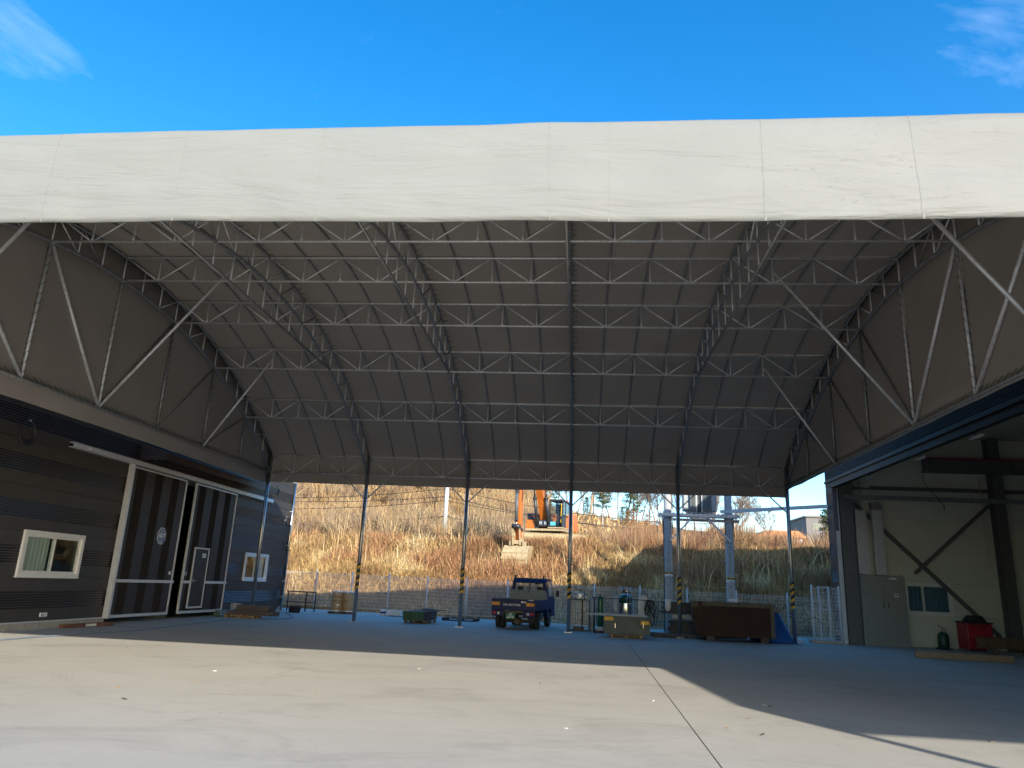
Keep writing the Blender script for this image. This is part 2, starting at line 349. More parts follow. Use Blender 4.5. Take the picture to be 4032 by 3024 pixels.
def slab(x0a, x0b, x1a, x1b):       # left edge x at y=-25 / y=yend, right edge likewise
    mb = MB(); ye = 37.6
    mb.add([(x0a, -25, 0), (x1a, -25, 0), (x1b, fy(x1b)-.45, 0), (x0b, fy(x0b)-.45, 0)], [(0, 1, 2, 3)], yardm)
    mb.add([(x0a, -25, -.12), (x1a, -25, -.12), (x1b, fy(x1b)-.45, -.12), (x0b, fy(x0b)-.45, -.12)], [(3, 2, 1, 0)], yardm)
    o = len(mb.v); mb.f += [[0, 1, 5, 4], [1, 2, 6, 5], [2, 3, 7, 6], [3, 0, 4, 7]]; mb.mi += [0]*4; mb.sm += [False]*4
    return mb
tag(slab(-32, -15, 1.02, 1.70).build('yard_paving'), kind='structure')
tag(slab(1.038, 1.718, 30, 16).build('yard_paving'), kind='structure')
gap = MB(); gap.add([(.98, -25, -.02), (1.08, -25, -.02), (1.76, fy(1.7)-.5, -.02), (1.66, fy(1.7)-.5, -.02)], [(0, 1, 2, 3)], blackm)
tag(gap.build('joint_filler'), kind='structure')

# ------------------------------------------------------------------ the tent canopy
X0, SB, YR, HC, DY = -12.713, 4.117, 29.186, 5.675, 2.8114
YC = YR-4*DY; YF = YR-8*DY; X5 = X0+5*SB
def zi(y): return 9.29-19.30+math.sqrt(19.30**2-(y-YC)**2)
def zo(y):
    c = 10.0-19.54+math.sqrt(19.54**2-(y-YC)**2)
    return c if y > YF+DY else 6.07+(8.01-6.07)*(y-YF)/DY
can = thing('tent_canopy', 'huge white barrel tent canopy on galvanised pipe trusses spanning the yard between the two buildings', 'canopy', ((X0+X5)/2, YC, 0))
def curve(f, x, a, b, n=33, dz=0): return [(x, a+(b-a)*k/(n-1), f(a+(b-a)*k/(n-1))+dz) for k in range(n)]
for i in range(6):
    x = X0+i*SB
    po = MB().tube([(x, YR, .02), (x, YR, HC+.72)], .072, postm, 16).build('post', can)
    MB().box(x-.15, YR-.15, .004, x+.15, YR+.15, .024, postm).build('base_plate', po)
    for bx in (-.11, .11):
        for by in (-.11, .11): MB().lathe((x+bx, YR+by, .024), [(.014, 0), (.014, .03)], galv, 6).build('anchor_bolt', po)
    if i > 0:
        for z in (1.22, 1.47, 1.72, 1.97):
            for dz, mt in ((0, yel), (.0955, blk)):
                mb = MB(); n = 18; vs = []
                for zz in (0, .095):
                    for k in range(n):
                        a = 2*math.pi*k/n; vs.append((x+.0745*math.cos(a), YR+.0745*math.sin(a), z+dz+zz+.055*math.cos(a+.5)))
                mb.add(vs, [(k, (k+1) % n, n+(k+1) % n, n+k) for k in range(n)], mt, True); mb.build('hazard_tape', po)
for x in (X0, X5):
    po = MB().tube([(x, YF, .02), (x, YF, HC+.72)], .072, postm, 12).build('post', can)
    MB().box(x-.15, YF-.15, .004, x+.15, YF+.15, .024, postm).build('base_plate', po)
for i in range(6):                                                  # arch trusses
    x = X0+i*SB; ed = i in (0, 5)
    mb = MB().tube(curve(zo, x, YF+.22, YR, 33, -.02), .042, galvd, 8).tube(curve(zi, x, YF, YR), .048, galvd, 8)
    ar = mb.build('arch_truss', can)
    st = [YR-DY*k/3 for k in range(25)]
    for k, y in enumerate(st):
        pipe('web_strut', ar, (x, y, zi(y)), (x, y, zo(y)), .022, galv)
        if 0 < k < 24:
            a, b = (st[k], st[k-1]) if k <= 12 else (st[k], st[k+1])
            if k % 3 or not ed: pipe('web_diagonal', ar, (x, a, zi(a)), (x, b, zo(b)), .020, galvd if k % 2 else galv)
    if not ed:
        zt = zi(YR-2*DY); pipe('tie_chord', ar, (x, YR-2*DY, zt), (x, YR-6*DY, zt), .036, galvd, 8)
        for k in range(7, 18):
            y = st[k]; pipe('tie_hanger', ar, (x, y, zt), (x, y, zi(y)), .02, galv)
for j in range(9):                                                  # purlin trusses
    y = YR-j*DY; zt_, zb = zo(y)-.02, zi(y)
    if j == 0: zt_, zb = HC+.74, HC
    if j == 8: zt_, zb = HC+.36, HC
    pu = MB().tube([(X0, y, zt_), (X5, y, zt_)], .030, galv, 8).tube([(X0, y, zb), (X5, y, zb)], .030, galv, 8).build('purlin_truss', can)
    for b in range(5):
        xa = X0+b*SB; q = SB/4
        for k in (1, 2, 3):
            x = xa+k*q; m_ = MB().tube([(x, y, zb), (x, y, zb+.12), (x, y, zt_)], [.034, .022, .022], galv, 6).build('strut', pu)
        tops = [(xa, zt_), (xa+q, zb), (xa+2*q, zt_), (xa+3*q, zb), (xa+4*q, zt_)]
        for (u, w), (u2, w2) in zip(tops, tops[1:]): pipe('diagonal', pu, (u+.02, y, w), (u2-.02, y, w2), .020, galv)
for b in range(5):
    for k in (1, 2, 3):
        x = X0+b*SB+k*SB/4; pipe('roof_rib', can, curve(zo, x, YF+.22, YR, 33, .0), None, .026, galvd, 6)
for i in range(6):                                                  # knee braces below the eave truss
    x = X0+i*SB
    for s_ in (-1, 1):
        if (i == 0 and s_ < 0) or (i == 5 and s_ > 0): continue
        pipe('knee_brace', can, (x+s_*.05, YR, 4.72), (x+s_*SB/4, YR, HC), .026, galv)
for x, sg in ((X0, 1), (X5, -1)):                                   # gable frames
    gf = MB().tube([(x, YF, HC), (x, YR, HC)], .045, galvd, 8).build('gable_frame', can)
    for j in range(1, 8):
        y = YR-j*DY; pipe('gable_post', gf, (x, y, HC), (x, y, zi(y)), .036, galvd if j < 4 else galv, 8)
        a = j-1 if j < 4 else j+1
        if j == 4:
            pipe('gable_diagonal', gf, (x, y, HC), (x, YR-3*DY, zi(YR-3*DY)), .03, galvd, 8)
        yy = YR-a*DY; pipe('gable_diagonal', gf, (x, y, HC), (x, yy, zi(yy)), .026 if j < 4 else .045, galvd if j < 4 else galv, 8)
    for j in (2, 4, 6):
        y = YR-j*DY; pipe('corner_brace', can, (x, y, HC), (x+sg*SB*(.75 if j == 4 else .5), y, zi(y)+(.35 if j < 6 else .03)), .036 if j < 6 else .042, galv, 8)
# fabric
def sheet(name, pts_rows, mt, thick_n, mt2, off=.012):
    """two-sided cloth: outer face mt, inner face mt2, a real thickness between"""
    nr, ncc = len(pts_rows), len(pts_rows[0]); mb = MB()
    A = [p for r_ in pts_rows for p in r_]; B = [tuple(Vector(p)-Vector(thick_n(p))*off) for p in A]
    q = [(j*ncc+i, j*ncc+i+1, (j+1)*ncc+i+1, (j+1)*ncc+i) for j in range(nr-1) for i in range(ncc-1)]
    mb.add(A, q, mt, True); mb.add(B, [f[::-1] for f in q], mt2, True); n0 = len(A)
    edge = [(i, i+1) for i in range(ncc-1)]+[((nr-1)*ncc+i+1, (nr-1)*ncc+i) for i in range(ncc-1)]+[((j+1)*ncc, j*ncc) for j in range(nr-1)]+[(j*ncc+ncc-1, (j+1)*ncc+ncc-1) for j in range(nr-1)]
    k = mb.m(mt)
    for a, b in edge: mb.f.append([b, a, n0+a, n0+b]); mb.mi.append(k); mb.sm.append(False)
    me = bpy.data.meshes.new(name); inv = WORLD[can.name].inverted()
    me.from_pydata([tuple(inv @ Vector(v)) for v in mb.v], [], mb.f)
    for m_ in mb.ms: me.materials.append(m_)
    me.polygons.foreach_set('material_index', mb.mi); me.polygons.foreach_set('use_smooth', mb.sm); me.update()
    o = bpy.data.objects.new(name, me); COL.objects.link(o); o.parent = can; WORLD[o.name] = WORLD[can.name].copy(); return o
XL, XR = X0-.10, X5+.10
def bumpy(x, y):
    t = ((x-X0)/SB) % 1; t = min(t, 1-t)*SB
    front = sst((YC-y)/6)
    return .025*math.exp(-(t/.35)**2)*front*(0.5+.9*nz2(x, 1, .3)) + .022*nz2(x, y*1.5, .5)*front + .008*nz2(x, y, 1.7)*front
rows = []
ncx = 160
fx = [XL+(XR-XL)*k/ncx for k in range(ncx+1)]
def sag(x): return .012*math.sin((x-X0)/SB*math.pi)**2 + .016*nz2(x, 0, .6)
FP = [(-.075, 5.10), (-.085, 5.16), (-.09, 5.28), (-.095, 5.40), (-.10, 5.50), (-.092, 5.545), (-.088, 5.60), (-.09, 5.75), (-.09, 5.9), (-.088, 6.03), (-.075, 6.10), (-.04, 6.135), (.02, 6.155)]   # upright front fascia
def lift(x): return .055+.007*(x+5)
def front(x, dy_, z0_):
    z = z0_+max(0, z0_-5.55)/.6*lift(x)
    w = max(0, min(1, (5.75-z)/.5)); u = max(0, min(1, (6.1-z)/.3))
    return (x, YF+dy_-.01+u*(.030*nz2(x, z*1.5, .9)+.012*nz2(x*.7, z*2, 2.3))+.02*w*nz2(x, z, 2.0), z-sag(x)*(.25+.75*w)*(1 if z < 5.55 else max(0, (6.0-z)/.5))+(bumpy(x, YF)*.7 if z0_ > 6.08 else 0))
for dy_, z in FP: rows.append([front(x, dy_, z) for x in fx])
def ztop(y): return zo(y)+.05
for k in range(1, 46):
    y = YF+.02+(YR-YF-.02)*k/45; rows.append([(x, y, ztop(y)+lift(x)*math.exp(-((y-YF)/1.2)**2)+bumpy(x, y)) for x in fx])
for z in (6.2, 5.9, 5.6, 5.4, 5.30):
    rows.append([(x, YR+.10+.02*nz2(x, z, 1.3)*(6.3-z), z-.03*abs(nz2(x, 1, .8))*(6.3-z)) for x in fx])
def nrm(p):
    if p[1] < YF: return (0, -1, 0)
    if p[1] > YR: return (0, 1, 0)
    return Vector((0, p[1]-YC, p[2]+9.54)).normalized()
rf = sheet('roof_fabric', rows, fabw, nrm, fabi)
# welded seams of the front cloth: thin raised strips
for x, w_ in ((-5.73, .012), (-4.27, .014), (-2.74, .012), (-.35, .010), (.23, .012), (1.73, .022), (3.18, .025), (4.6, .03), (-7.6, .03), (-9.4, .03), (6.2, .03)):
    mb = MB(); pr = [front(x+.05*(z-5.1)*nz2(x, 1, 1), q-.001, z) for q, z in FP]
    for a, b in zip(pr, pr[1:]): mb.bar(a, b, .003, w_, fabw, (1, 0, 0))
    mb.build('seam_strip', rf)
for x, sg in ((XL, -1), (XR, 1)):
    rows = []
    cols = [YF+(YR-YF)*k/60 for k in range(61)]
    for t in (0, .12, .25, .5, .75, 1):
        rr = []
        for y in cols:
            top = zo(y)+.04; bot = (5.22 if x < 0 else 5.60)+.03*nz2(y, x, .9)
            z = bot+(top-bot)*t; lo = max(0, (HC-z)); rr.append((x-sg*.04*1+sg*(lo*.12*nz2(y, z, 1.2)), y, z))
        rows.append(rr)
    rows = rows if sg < 0 else [r_ for r_ in rows]
    o = sheet('gable_fabric', rows, fabw, lambda p, s_=sg: (s_, 0, 0), fabi)
# lacing cords along the chords
for x, sg in ((X0, -1), (X5, 1)):
    mb = MB(); y = YF+.1
    while y < YR-.15:
        mb.tube([(x+sg*.05, y, HC+.02), (x+sg*.052, y+.02, HC+.16), (x-sg*.05, y+.06, HC+.03), (x-sg*.02, y+.14, HC-.05), (x+sg*.05, y+.22, HC+.0)], .008, ropem, 3, False); y += .23
    tag(mb.build('lacing_cord', can), kind='stuff')
    for j in range(1, 8):
        yy = YR-j*DY; mb = MB(); z = HC+.1; pts = []
        while z < zi(yy)-.05: pts += [(x+sg*.045, yy-.045, z), (x-sg*.045, yy-.02, z+.06), (x-sg*.045, yy+.03, z+.12), (x+sg*.045, yy+.05, z+.17)]; z += .24
        if pts: mb.tube(pts, .007, ropem, 3, False)
        tag(mb.build('lacing_cord', can), kind='stuff')
    mb = MB(); pts = []
    for k in range(0, 150):
        y = YF+.3+(YR-YF-.6)*k/149; a = k*2.1; pts.append((x+.06*math.cos(a), y, zo(y)-.02+.06*math.sin(a)))
    mb.tube(pts, .010, ropem, 3, False); tag(mb.build('lacing_cord', can), kind='stuff')
mb = MB(); x = X0+.15
while x < X5-.2: mb.tube([(x, YR+.08, HC+.17), (x+.07, YR+.05, HC), (x+.14, YR+.08, HC+.17)], .007, hosem, 3, False); x += .27
tag(mb.build('lacing_cord', can), kind='stuff')
for i in range(1, 5):
    x = X0+i*SB; mb = MB()
    for k in range(70):
        y = YF+1+(YR-YF-1.3)*k/69; mb.bar((x+.03, y, zo(y)+.01), (x+.17, y, zo(y)+.03), .008, .008, hosem)
    tag(mb.build('lacing_cord', can), kind='stuff')

# ------------------------------------------------------------------ left building
XW = -14.0
lb = thing('warehouse', 'dark ribbed metal warehouse with double sliding doors on the left side of the yard', 'building', (XW, 20.5, 0))
def panel_prof(z0, z1, full=True):
    pr = [(0, z0+.006), (.0, z0+.006)]
    a = z0+.33; pts = [(0, z0+.008)]
    if z1-z0 > .8:
        for k in range(7):
            c = a+k*.064; pts += [(0, c), (-.024, c+.030), (-.024, c+.036), (0, c+.052)]
    pts += [(0, z1-.006)]
    return pts
def clad_panel(name, parent, y0_, y1_, z0, z1, x=XW, sg=1, mt=clad):
    pts = panel_prof(z0, z1); mb = MB()
    vs = [(x+sg*u, yy, w) for yy in (y0_, y1_) for u, w in pts]; n = len(pts)
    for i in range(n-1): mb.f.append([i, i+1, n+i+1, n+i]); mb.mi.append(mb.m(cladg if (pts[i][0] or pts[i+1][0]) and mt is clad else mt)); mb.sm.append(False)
    mb.v = list(vs)
    mb.add([(x-sg*.035, yy, w) for yy in (y0_, y1_) for w in (z0+.008, z1-.006)], [(0, 1, 3, 2)], mt)
    for yy in (y0_, y1_): mb.add([(x, yy, z0+.008), (x, yy, z1-.006), (x-sg*.035, yy, z1-.006), (x-sg*.035, yy, z0+.008)], [(0, 1, 2, 3)], mt)
    mb.add([(x, y0_, z1-.006), (x, y1_, z1-.006), (x-sg*.035, y1_, z1-.006), (x-sg*.035, y0_, z1-.006)], [(0, 1, 2, 3)], mt)
    mb.add([(x, y0_, z0+.008), (x, y1_, z0+.008), (x-sg*.035, y1_, z0+.008), (x-sg*.035, y0_, z0+.008)], [(0, 1, 2, 3)], mt)
    return mb.build(name, parent)
Y0L, Y1L = 2.0, 35.3
zr = [.18, 1.30, 2.42, 3.54, 4.66, 5.78, 6.9]
for k in range(6):
    segs = [(Y0L, 9), (9, 15.4), (15.4, 21.9), (29.0, Y1L)] if k < 4 else [(Y0L, 9), (9, 15.4), (15.4, 21.9), (21.9, 29), (29.0, Y1L)]
    if k == 1: segs = [(Y0L, 9), (9, 17.87), (20.24, 21.9), (29.0, 30.78), (33.16, Y1L)]
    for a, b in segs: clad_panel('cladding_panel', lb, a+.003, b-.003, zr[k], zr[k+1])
wm = MB()
for a, b, z0, z1 in ((Y0L, 17.9, .1, 6.9), (17.9, 20.2, .1, 1.3), (17.9, 20.2, 2.4, 6.9), (20.2, 22.0, .1, 6.9), (22, 28.9, 4.62, 6.9), (28.9, 30.8, .1, 6.9), (30.8, 33.1, .1, 1.3), (30.8, 33.1, 2.4, 6.9), (33.1, Y1L-.02, .1, 6.9)):
    wm.box(XW-.20, a, z0, XW-.045, b, z1, greysteel)
wm.box(-32, Y0L, .0, -31.8, Y1L, 6.9, greysteel).box(-31.8, Y0L, 0, XW-.205, Y0L+.15, 6.9, greysteel).box(-31.8, Y1L-.17, 0, XW-.03, Y1L-.01, 6.9, clad)
wm.build('wall', lb)
MB().box(-32.1, Y0L-.1, 6.905, XW+.05, Y1L+.1, 7.05, clad).build('roof', lb)
MB().box(XW-.2, Y0L, 0, XW+.05, 21.75, .17, concm).box(XW-.2, Y0L, 0, XW+.62, 14, .05, concm).box(XW-.2, 29.15, 0, XW+.04, Y1L+.15, .17, concm).build('plinth', lb)
MB().box(XW-.01, Y0L, .171, XW+.03, 21.7, .20, alu).box(XW-.01, 29.2, .171, XW+.03, Y1L, .20, alu).build('base_flashing', lb)
def sliding_leaf(y0_, y1_, wicket=None):
    z0, z1 = .2, 4.72; x = XW+.10
    mb = MB(); y = y0_+.06; flip = 0
    # vertical ribbed panels of the leaf
    le = MB().box(x-.04, y0_, z0, x-.012, y1_, z1, cladv).build('door_leaf', lb)
    while y < y1_-.1:
        w = (.22 if flip == 0 else .56) if flip % 2 == 0 else .46; w = min(w, y1_-.06-y); vs = []; pts = []
        if flip % 2 == 0:
            MB().box(x-.0115, y+.004, z0+.06, x, y+w-.004, z1-.05, cladv).build('door_panel', le); y += w; flip += 1; continue
        else:
            n = int(w/.043); pts = []
            for k in range(n): c = y+.006+k*w/n; pts += [(x, c), (x-.010, c+.010), (x-.010, c+.020), (x, c+.030)]
            pts.append((x, y+w-.004))
        m2 = MB(); n = len(pts); cm = cladr
        m2.add([(u, w_, zz) for zz in (z0+.06, z1-.05) for u, w_ in pts], [(i, i+1, n+i+1, n+i) for i in range(n-1)], cm)
        m2.add([(x-.013, pts[0][1], z0+.06), (x-.013, pts[-1][1], z0+.06), (x-.013, pts[-1][1], z1-.05), (x-.013, pts[0][1], z1-.05)], [(0, 1, 2, 3)], cm)
        m2.build('door_panel', le); y += w; flip += 1
    fr = MB().box(x-.045, y0_-.02, z0-.03, x+.03, y0_+.035, z1, alu).box(x-.045, y1_-.04, z0-.03, x+.03, y1_+.005, z1, alu)
    fr.box(x-.045, y0_+.036, z0-.03, x+.035, y1_-.041, z0+.055, alu).box(x-.045, y0_+.036, z1-.05, x+.03, y1_-.041, z1-.001, alu); fr.build('door_frame', le)
    if not wicket: MB().box(x+.004, y0_+.1, 1.20, x+.06, y1_+.05, 1.29, alu).build('guard_rail', le)
    else:
        a, b = wicket
        MB().box(x+.004, y0_+.1, 1.20, x+.06, a-.1, 1.29, alu).build('guard_rail', le)
        MB().box(x+.004, b+.12, 1.20, x+.06, y1_+.02, 1.29, alu).build('guard_rail', le)
        d = MB().box(x+.003, a, .40, x+.03, b, 2.42, cladv).build('wicket_door', le)
        # frame as four butt-jointed strips
        MB().box(x+.002, a-.05, .34, x+.05, a-.002, 2.47, alu).box(x+.002, b+.002, .34, x+.05, b+.05, 2.47, alu).box(x+.002, a-.001, .34, x+.05, b+.001, .395, alu).box(x+.002, a-.001, 2.422, x+.05, b+.001, 2.47, alu).build('wicket_frame', d if False else le)
        MB().box(x+.032, a+.55, 2.12, x+.036, a+.82, 2.27, white).box(x+.0362, a+.58, 2.2, x+.037, a+.79, 2.215, red).box(x+.0362, a+.58, 2.16, x+.037, a+.75, 2.17, blk).build('notice_label', le)
        MB().tube([(x+.03, a+.12, 1.3), (x+.09, a+.12, 1.3), (x+.09, a+.27, 1.3)], .012, inox, 8).box(x+.031, a+.08, 1.24, x+.036, a+.16, 1.36, inox).build('door_handle', le)
    yy = y1_-.12 if not wicket else y0_+.16
    MB().box(x+.004, yy-.16, 1.48, x+.03, yy+.04, 1.58, alu).box(x+.031, yy-.08, 1.505, x+.035, yy+.02, 1.555, blk).build('latch_plate', le)
    return le
leafa = sliding_leaf(21.83, 25.1)
# the tall jamb in front of the left leaf
MB().box(XW+.02, 21.70, .17, XW+.19, 21.80, 4.78, alu).build('door_jamb', lb)
leafb = sliding_leaf(25.80, 29.07, (26.37, 27.34))
MB().box(XW+.006, 18.85, 4.76, XW+.16, 32.65, 4.775, alu).box(XW+.145, 18.85, 4.776, XW+.16, 32.65, 4.89, alu).box(XW+.006, 18.85, 4.89, XW+.16, 32.65, 4.905, alu).build('door_rail', lb)
for k in range(3):
    y = 19.5+.02*k; MB().box(XW+.161, y, 4.80, XW+.2, y+.015, 4.87, galv).build('rail_clip', lb)
# the round blue security sign is a flat octagonal plate
cy_, cz_ = 24.01, 2.71; oc = [(.27*math.cos(R(22.5+45*k)), .29*math.sin(R(22.5+45*k))) for k in range(8)]
sg_ = thing('security_sign', 'blue octagonal ADT security sign with white edge fixed to the left sliding door leaf', 'sign', (XW+.105, cy_, cz_))
m_ = MB(); m_.prism([(a, b) for a, b in oc], .0, .012, white, 'X'); m_.build('sign_plate', sg_, world=False)
MB().prism([(a*.92, b*.92) for a, b in oc], .0125, .015, adtb, 'X').build('sign_face', sg_, world=False)
mb = MB().box(.0155, -.165, -.115, .0165, .165, .115, white).box(.017, -.153, -.103, .0175, .153, .103, adtb); mb.build('sign_border', sg_, world=False)
for tx, sz, zz, bd in (('ADT', .20, 0, .006),):
    t = text_mb(tx, sz, white, .002, bd); t.xf(Matrix.Translation((.020, 0, zz)) @ Matrix.Rotation(R(90), 4, 'Z') @ Matrix.Rotation(R(90), 4, 'X')); t.build('sign_lettering', sg_, world=False)
mb = MB()
for zz, w in ((.165, .11), (.195, .08), (-.16, .12), (-.195, .09), (-.225, .06)):
    y = -w
    while y < w-.01: mb.box(.0155, y, zz-.010, .017, y+.018, zz+.010, white); y += .03
tag(mb.build('sign_small_print', sg_, world=False), kind='stuff')
def window_left(y0_, y1_, z0, z1, flip):
    x = XW; w = MB()
    w.box(x-.05, y0_, z0, x+.055, y0_+.11, z1, pvcw).box(x-.05, y1_-.11, z0, x+.055, y1_, z1, pvcw).box(x-.05, y0_+.111, z0, x+.055, y1_-.111, z0+.12, pvcw).box(x-.05, y0_+.111, z1-.11, x+.055, y1_-.111, z1, pvcw)
    wo = w.build('window', lb, bevel=.006)
    ym = (y0_+y1_)/2
    for a, b, xx in ((y0_+.112, ym+.03, x+.02), (ym-.03, y1_-.112, x-.02)):
        sa = MB(); a1, b1, c1, d1 = a+.055, b-.055, z0+.175, z1-.165
        sa.box(xx-.018, a, z0+.121, xx+.018, a1, z1-.111, pvcw).box(xx-.018, b1, z0+.121, xx+.018, b, z1-.111, pvcw).box(xx-.018, a1, z0+.121, xx+.018, b1, c1, pvcw).box(xx-.018, a1, d1, xx+.018, b1, z1-.111, pvcw)
        sa.build('sash', wo); MB().box(xx-.004, a1, c1, xx+.004, b1, d1, glass).build('pane', wo)
    # curtain behind the first pane
    cb = MB(); n = 26; a, b = (y0_+.12, ym-.02) if not flip else (ym+.02, y1_-.12); pts = [(x-.12+.018*math.sin(k*1.7), a+(b-a)*k/n) for k in range(n+1)]
    cb.add([(u, v, zz) for zz in (z0+.14, z1-.12) for u, v in pts], [(i, i+1, n+2+i, n+1+i) for i in range(n)], curtw, True); cb.build('curtain', wo)
window_left(17.87, 20.24, 1.28, 2.46, False); window_left(30.78, 33.16, 1.31, 2.49, True)
# steel awning over the doors
aw = MB().prism([(XW+.0, 5.5), (XW+.9, 5.22), (XW+.9, 5.0), (XW+.86, 5.0), (XW+.86, 5.18), (XW, 5.44)], 22.2, 31.3, brownst, 'Y').build('awning', lb)
MB().prism([(XW+.002, 4.98), (XW+.86, 5.0), (XW+.86, 5.17), (XW+.002, 5.43)], 22.2, 22.23, darks, 'Y').build('awning_end', aw)
for k in range(10): MB().bar((XW+.02, 22.9+k*.9, 5.38), (XW+.84, 22.9+k*.9, 5.14), .05, .05, brownst).build('awning_bracket', aw)
MB().box(XW+.8, 31.302, 4.98, XW+.92, 31.34, 5.24, brownst).build('awning_end', aw)
pp = [(XW+.10, 35.18, .05), (XW+.10, 35.18, 6.85)]
dp = MB().tube(pp, .05, inox, 12).build('downpipe', lb)
for z in (.62, 1.35, 3.0, 4.6, 6.0): MB().box(XW+.0, 35.10, z, XW+.16, 35.12, z+.03, alu).build('pipe_bracket', dp)
MB().box(XW-.02, 35.302, .17, XW+.02, 35.34, 6.9, alu).build('corner_trim', lb)
so = thing('wall_outlet', 'small white socket plate low on the dark wall under the left window', 'outlet', (XW+.002, 19.17, .35)); MB().box(0, -.13, -.05, .03, .13, .05, white).build('cover', so, world=False); MB().box(.0305, -.10, -.02, .034, -.06, .02, blk).box(.0305, -.02, -.03, .034, 0, .03, blk).build('switch', so, world=False)
co = thing('cable_coil', 'coil of black cable hung high on the dark warehouse wall', 'cable', (XW+.03, 17.2, 4.85)); mb = MB()
for q in range(4): mb.tube([(.02+.01*q, (.22+.02*q)*math.cos(a), .30*math.sin(a)-.02*q) for a in np.linspace(0, 6.283, 20)], .012, hosem, 5, False)
mb.build('coil', co, world=False); MB().box(-.02, -.02, .26, .05, .02, .30, galv).build('hook', co, world=False)
# things seen in the dark gap between the door leaves
cr_ = thing('white_crate', 'pale box standing in the dark gap between the sliding doors', 'crate', (XW-.7, 25.75, .0)); MB().box(-.25, -.3, 0, .25, .3, .75, truckgrey).build('body', cr_, world=False, bevel=.02); MB().box(-.26, -.31, .76, .26, .31, .80, white).build('lid', cr_, world=False)
MB().box(-31.8, Y0L+.2, .005, XW-.21, Y1L-.2, .012, concm).build('floor', lb)

# ------------------------------------------------------------------ right building
XE = 9.95
rb = thing('factory_building', 'factory hall with a wide open side on the right of the yard', 'building', (XE+6, 17, 0))
YB = 31.0
zr2 = [5.95, 7.2, 8.45, 9.7]
for k in range(3):
    for a, b in ((3, 10), (10, 17), (17, 24), (24, 31.2)): clad_panel('cladding_panel', rb, a+.003, b-.003, zr2[k], zr2[k+1], XE, -1, clado)
for k in range(6):
    z0 = .0+k*.99; clad_panel('cladding_panel', rb, 30.42, 31.2, z0, z0+.99, XE, -1)
    clad_panel('cladding_panel', rb, 3, 10, z0, z0+.99, XE, -1)
MB().box(XE-.05, 3, 6.14, XE-.004, 31.2, 6.22, clado).box(XE-.03, 10, 5.90, XE+.16, 30.42, 5.944, clado).box(XE-.02, 30.39, .0, XE+.16, 30.415, 5.944, greysteel).build('opening_trim', rb)
mb = MB().box(XE+.04, 3, 5.96, XE+.2, 31.0, 9.7, greysteel).box(XE+.04, 30.42, 0, XE+.2, 31.0, 5.955, greysteel).box(XE+.04, 3.2, 0, XE+.2, 10, 5.955, greysteel)
mb.box(XE+.0, 3.0, 0, 24, 3.2, 9.7, clad).box(24.0, 3, 0, 24.2, 31.2, 9.7, wallin)
for a, b, z0, z1 in ((XE+.02, 12.6, 0, 9.7), (12.6, 14.31, 0, 1.19), (12.6, 14.31, 2.37, 9.7), (14.31, 24, 0, 9.7)): mb.box(a, YB+.06, z0, b, YB+.2, z1, clad)
mb.build('wall', rb)
MB().box(XE-.08, 2.9, 9.705, 24.3, 31.3, 9.85, clad).build('roof', rb)
MB().box(XE+.2, 3.2, 8.1, 24, 31, 8.19, wallin).build('ceiling', rb)
zz = [0, 1.17, 2.38, 3.59, 4.80, 6.0, 7.2, 8.09]
for k in range(7):
    segs = [(XE+.21, 16.2), (16.2, 24)] if k != 1 else [(XE+.21, 12.57), (14.34, 16.2), (16.2, 24)]
    for a, b in segs: MB().box(a+.004, YB, zz[k]+.004, b-.004, YB+.055, zz[k+1]-.004, wallin).build('wall_panel', rb)
def hcol(name, x, y, z0, z1, w=.3, d=.3, mt=greysteel, parent=rb): return MB().box(x-w/2, y-d/2, z0, x+w/2, y-d/2+.02, z1, mt).box(x-w/2, y+d/2-.02, z0, x+w/2, y+d/2, z1, mt).box(x-.01, y-d/2+.02, z0, x+.01, y+d/2-.02, z1, mt).build(name, parent)
hcol('column', 10.45, 30.6, 0, 8.1, .5, .35); hcol('column', 16.3, 30.75, 0, 8.1, .42, .4); hcol('column', 21.5, 30.75, 0, 8.1)
for y in (24, 17, 10.3): hcol('column', 23.6, y, 0, 8.1)
MB().box(XE+.16, 30.40, .0, XE+.20, 30.43, 5.9, alu).box(XE+.02, 30.34, 0, XE+.155, 30.366, 4.2, ductm).build('jamb_flashing', rb)
MB().box(10.8, YB-.16, 5.93, 24, YB-.03, 6.07, greysteel).build('girt', rb)
MB().box(13.4, YB-.75, 6.64, 24, YB-.71, 7.12, greysteel).box(13.4, YB-.9, 6.60, 24, YB-.55, 6.635, greysteel).box(13.4, YB-.9, 7.125, 24, YB-.55, 7.16, red).build('crane_beam', rb)
for k in range(6): MB().box(13.6+1.55*k, YB-.88, 6.64, 13.63+1.55*k, YB-.755, 7.12, greysteel).build('stiffener', rb)
xb = MB().bar((10.86, YB-.12, 5.42), (15.86, YB-.12, .5), .10, .14, greysteel).build('cross_brace', rb)
MB().bar((15.96, YB-.26, 5.42), (12.95, YB-.26, 2.72), .10, .12, greysteel).build('cross_brace', rb)
MB().box(10.35, 30.25, 5.46, 20, 30.40, 5.49, galvd).box(10.35, 30.25, 5.49, 20, 30.265, 5.62, galvd).box(10.35, 30.385, 5.49, 20, 30.40, 5.62, galvd).build('cable_tray', rb)
lad = MB().tube([(10.72, 30.45, 5.0), (10.72, 30.45, 6.5)], .02, galvd).tube([(11.02, 30.45, 5.0), (11.02, 30.45, 6.5)], .02, galvd)
for k in range(6): lad.tube([(10.72, 30.45, 5.1+.25*k), (11.02, 30.45, 5.1+.25*k)], .014, galvd)
lad.build('cable_ladder', rb)
MB().bar((10.85, 30.5, 6.02), (11.4, 30.5, 5.98), .04, .05, galv).build('conduit', rb)
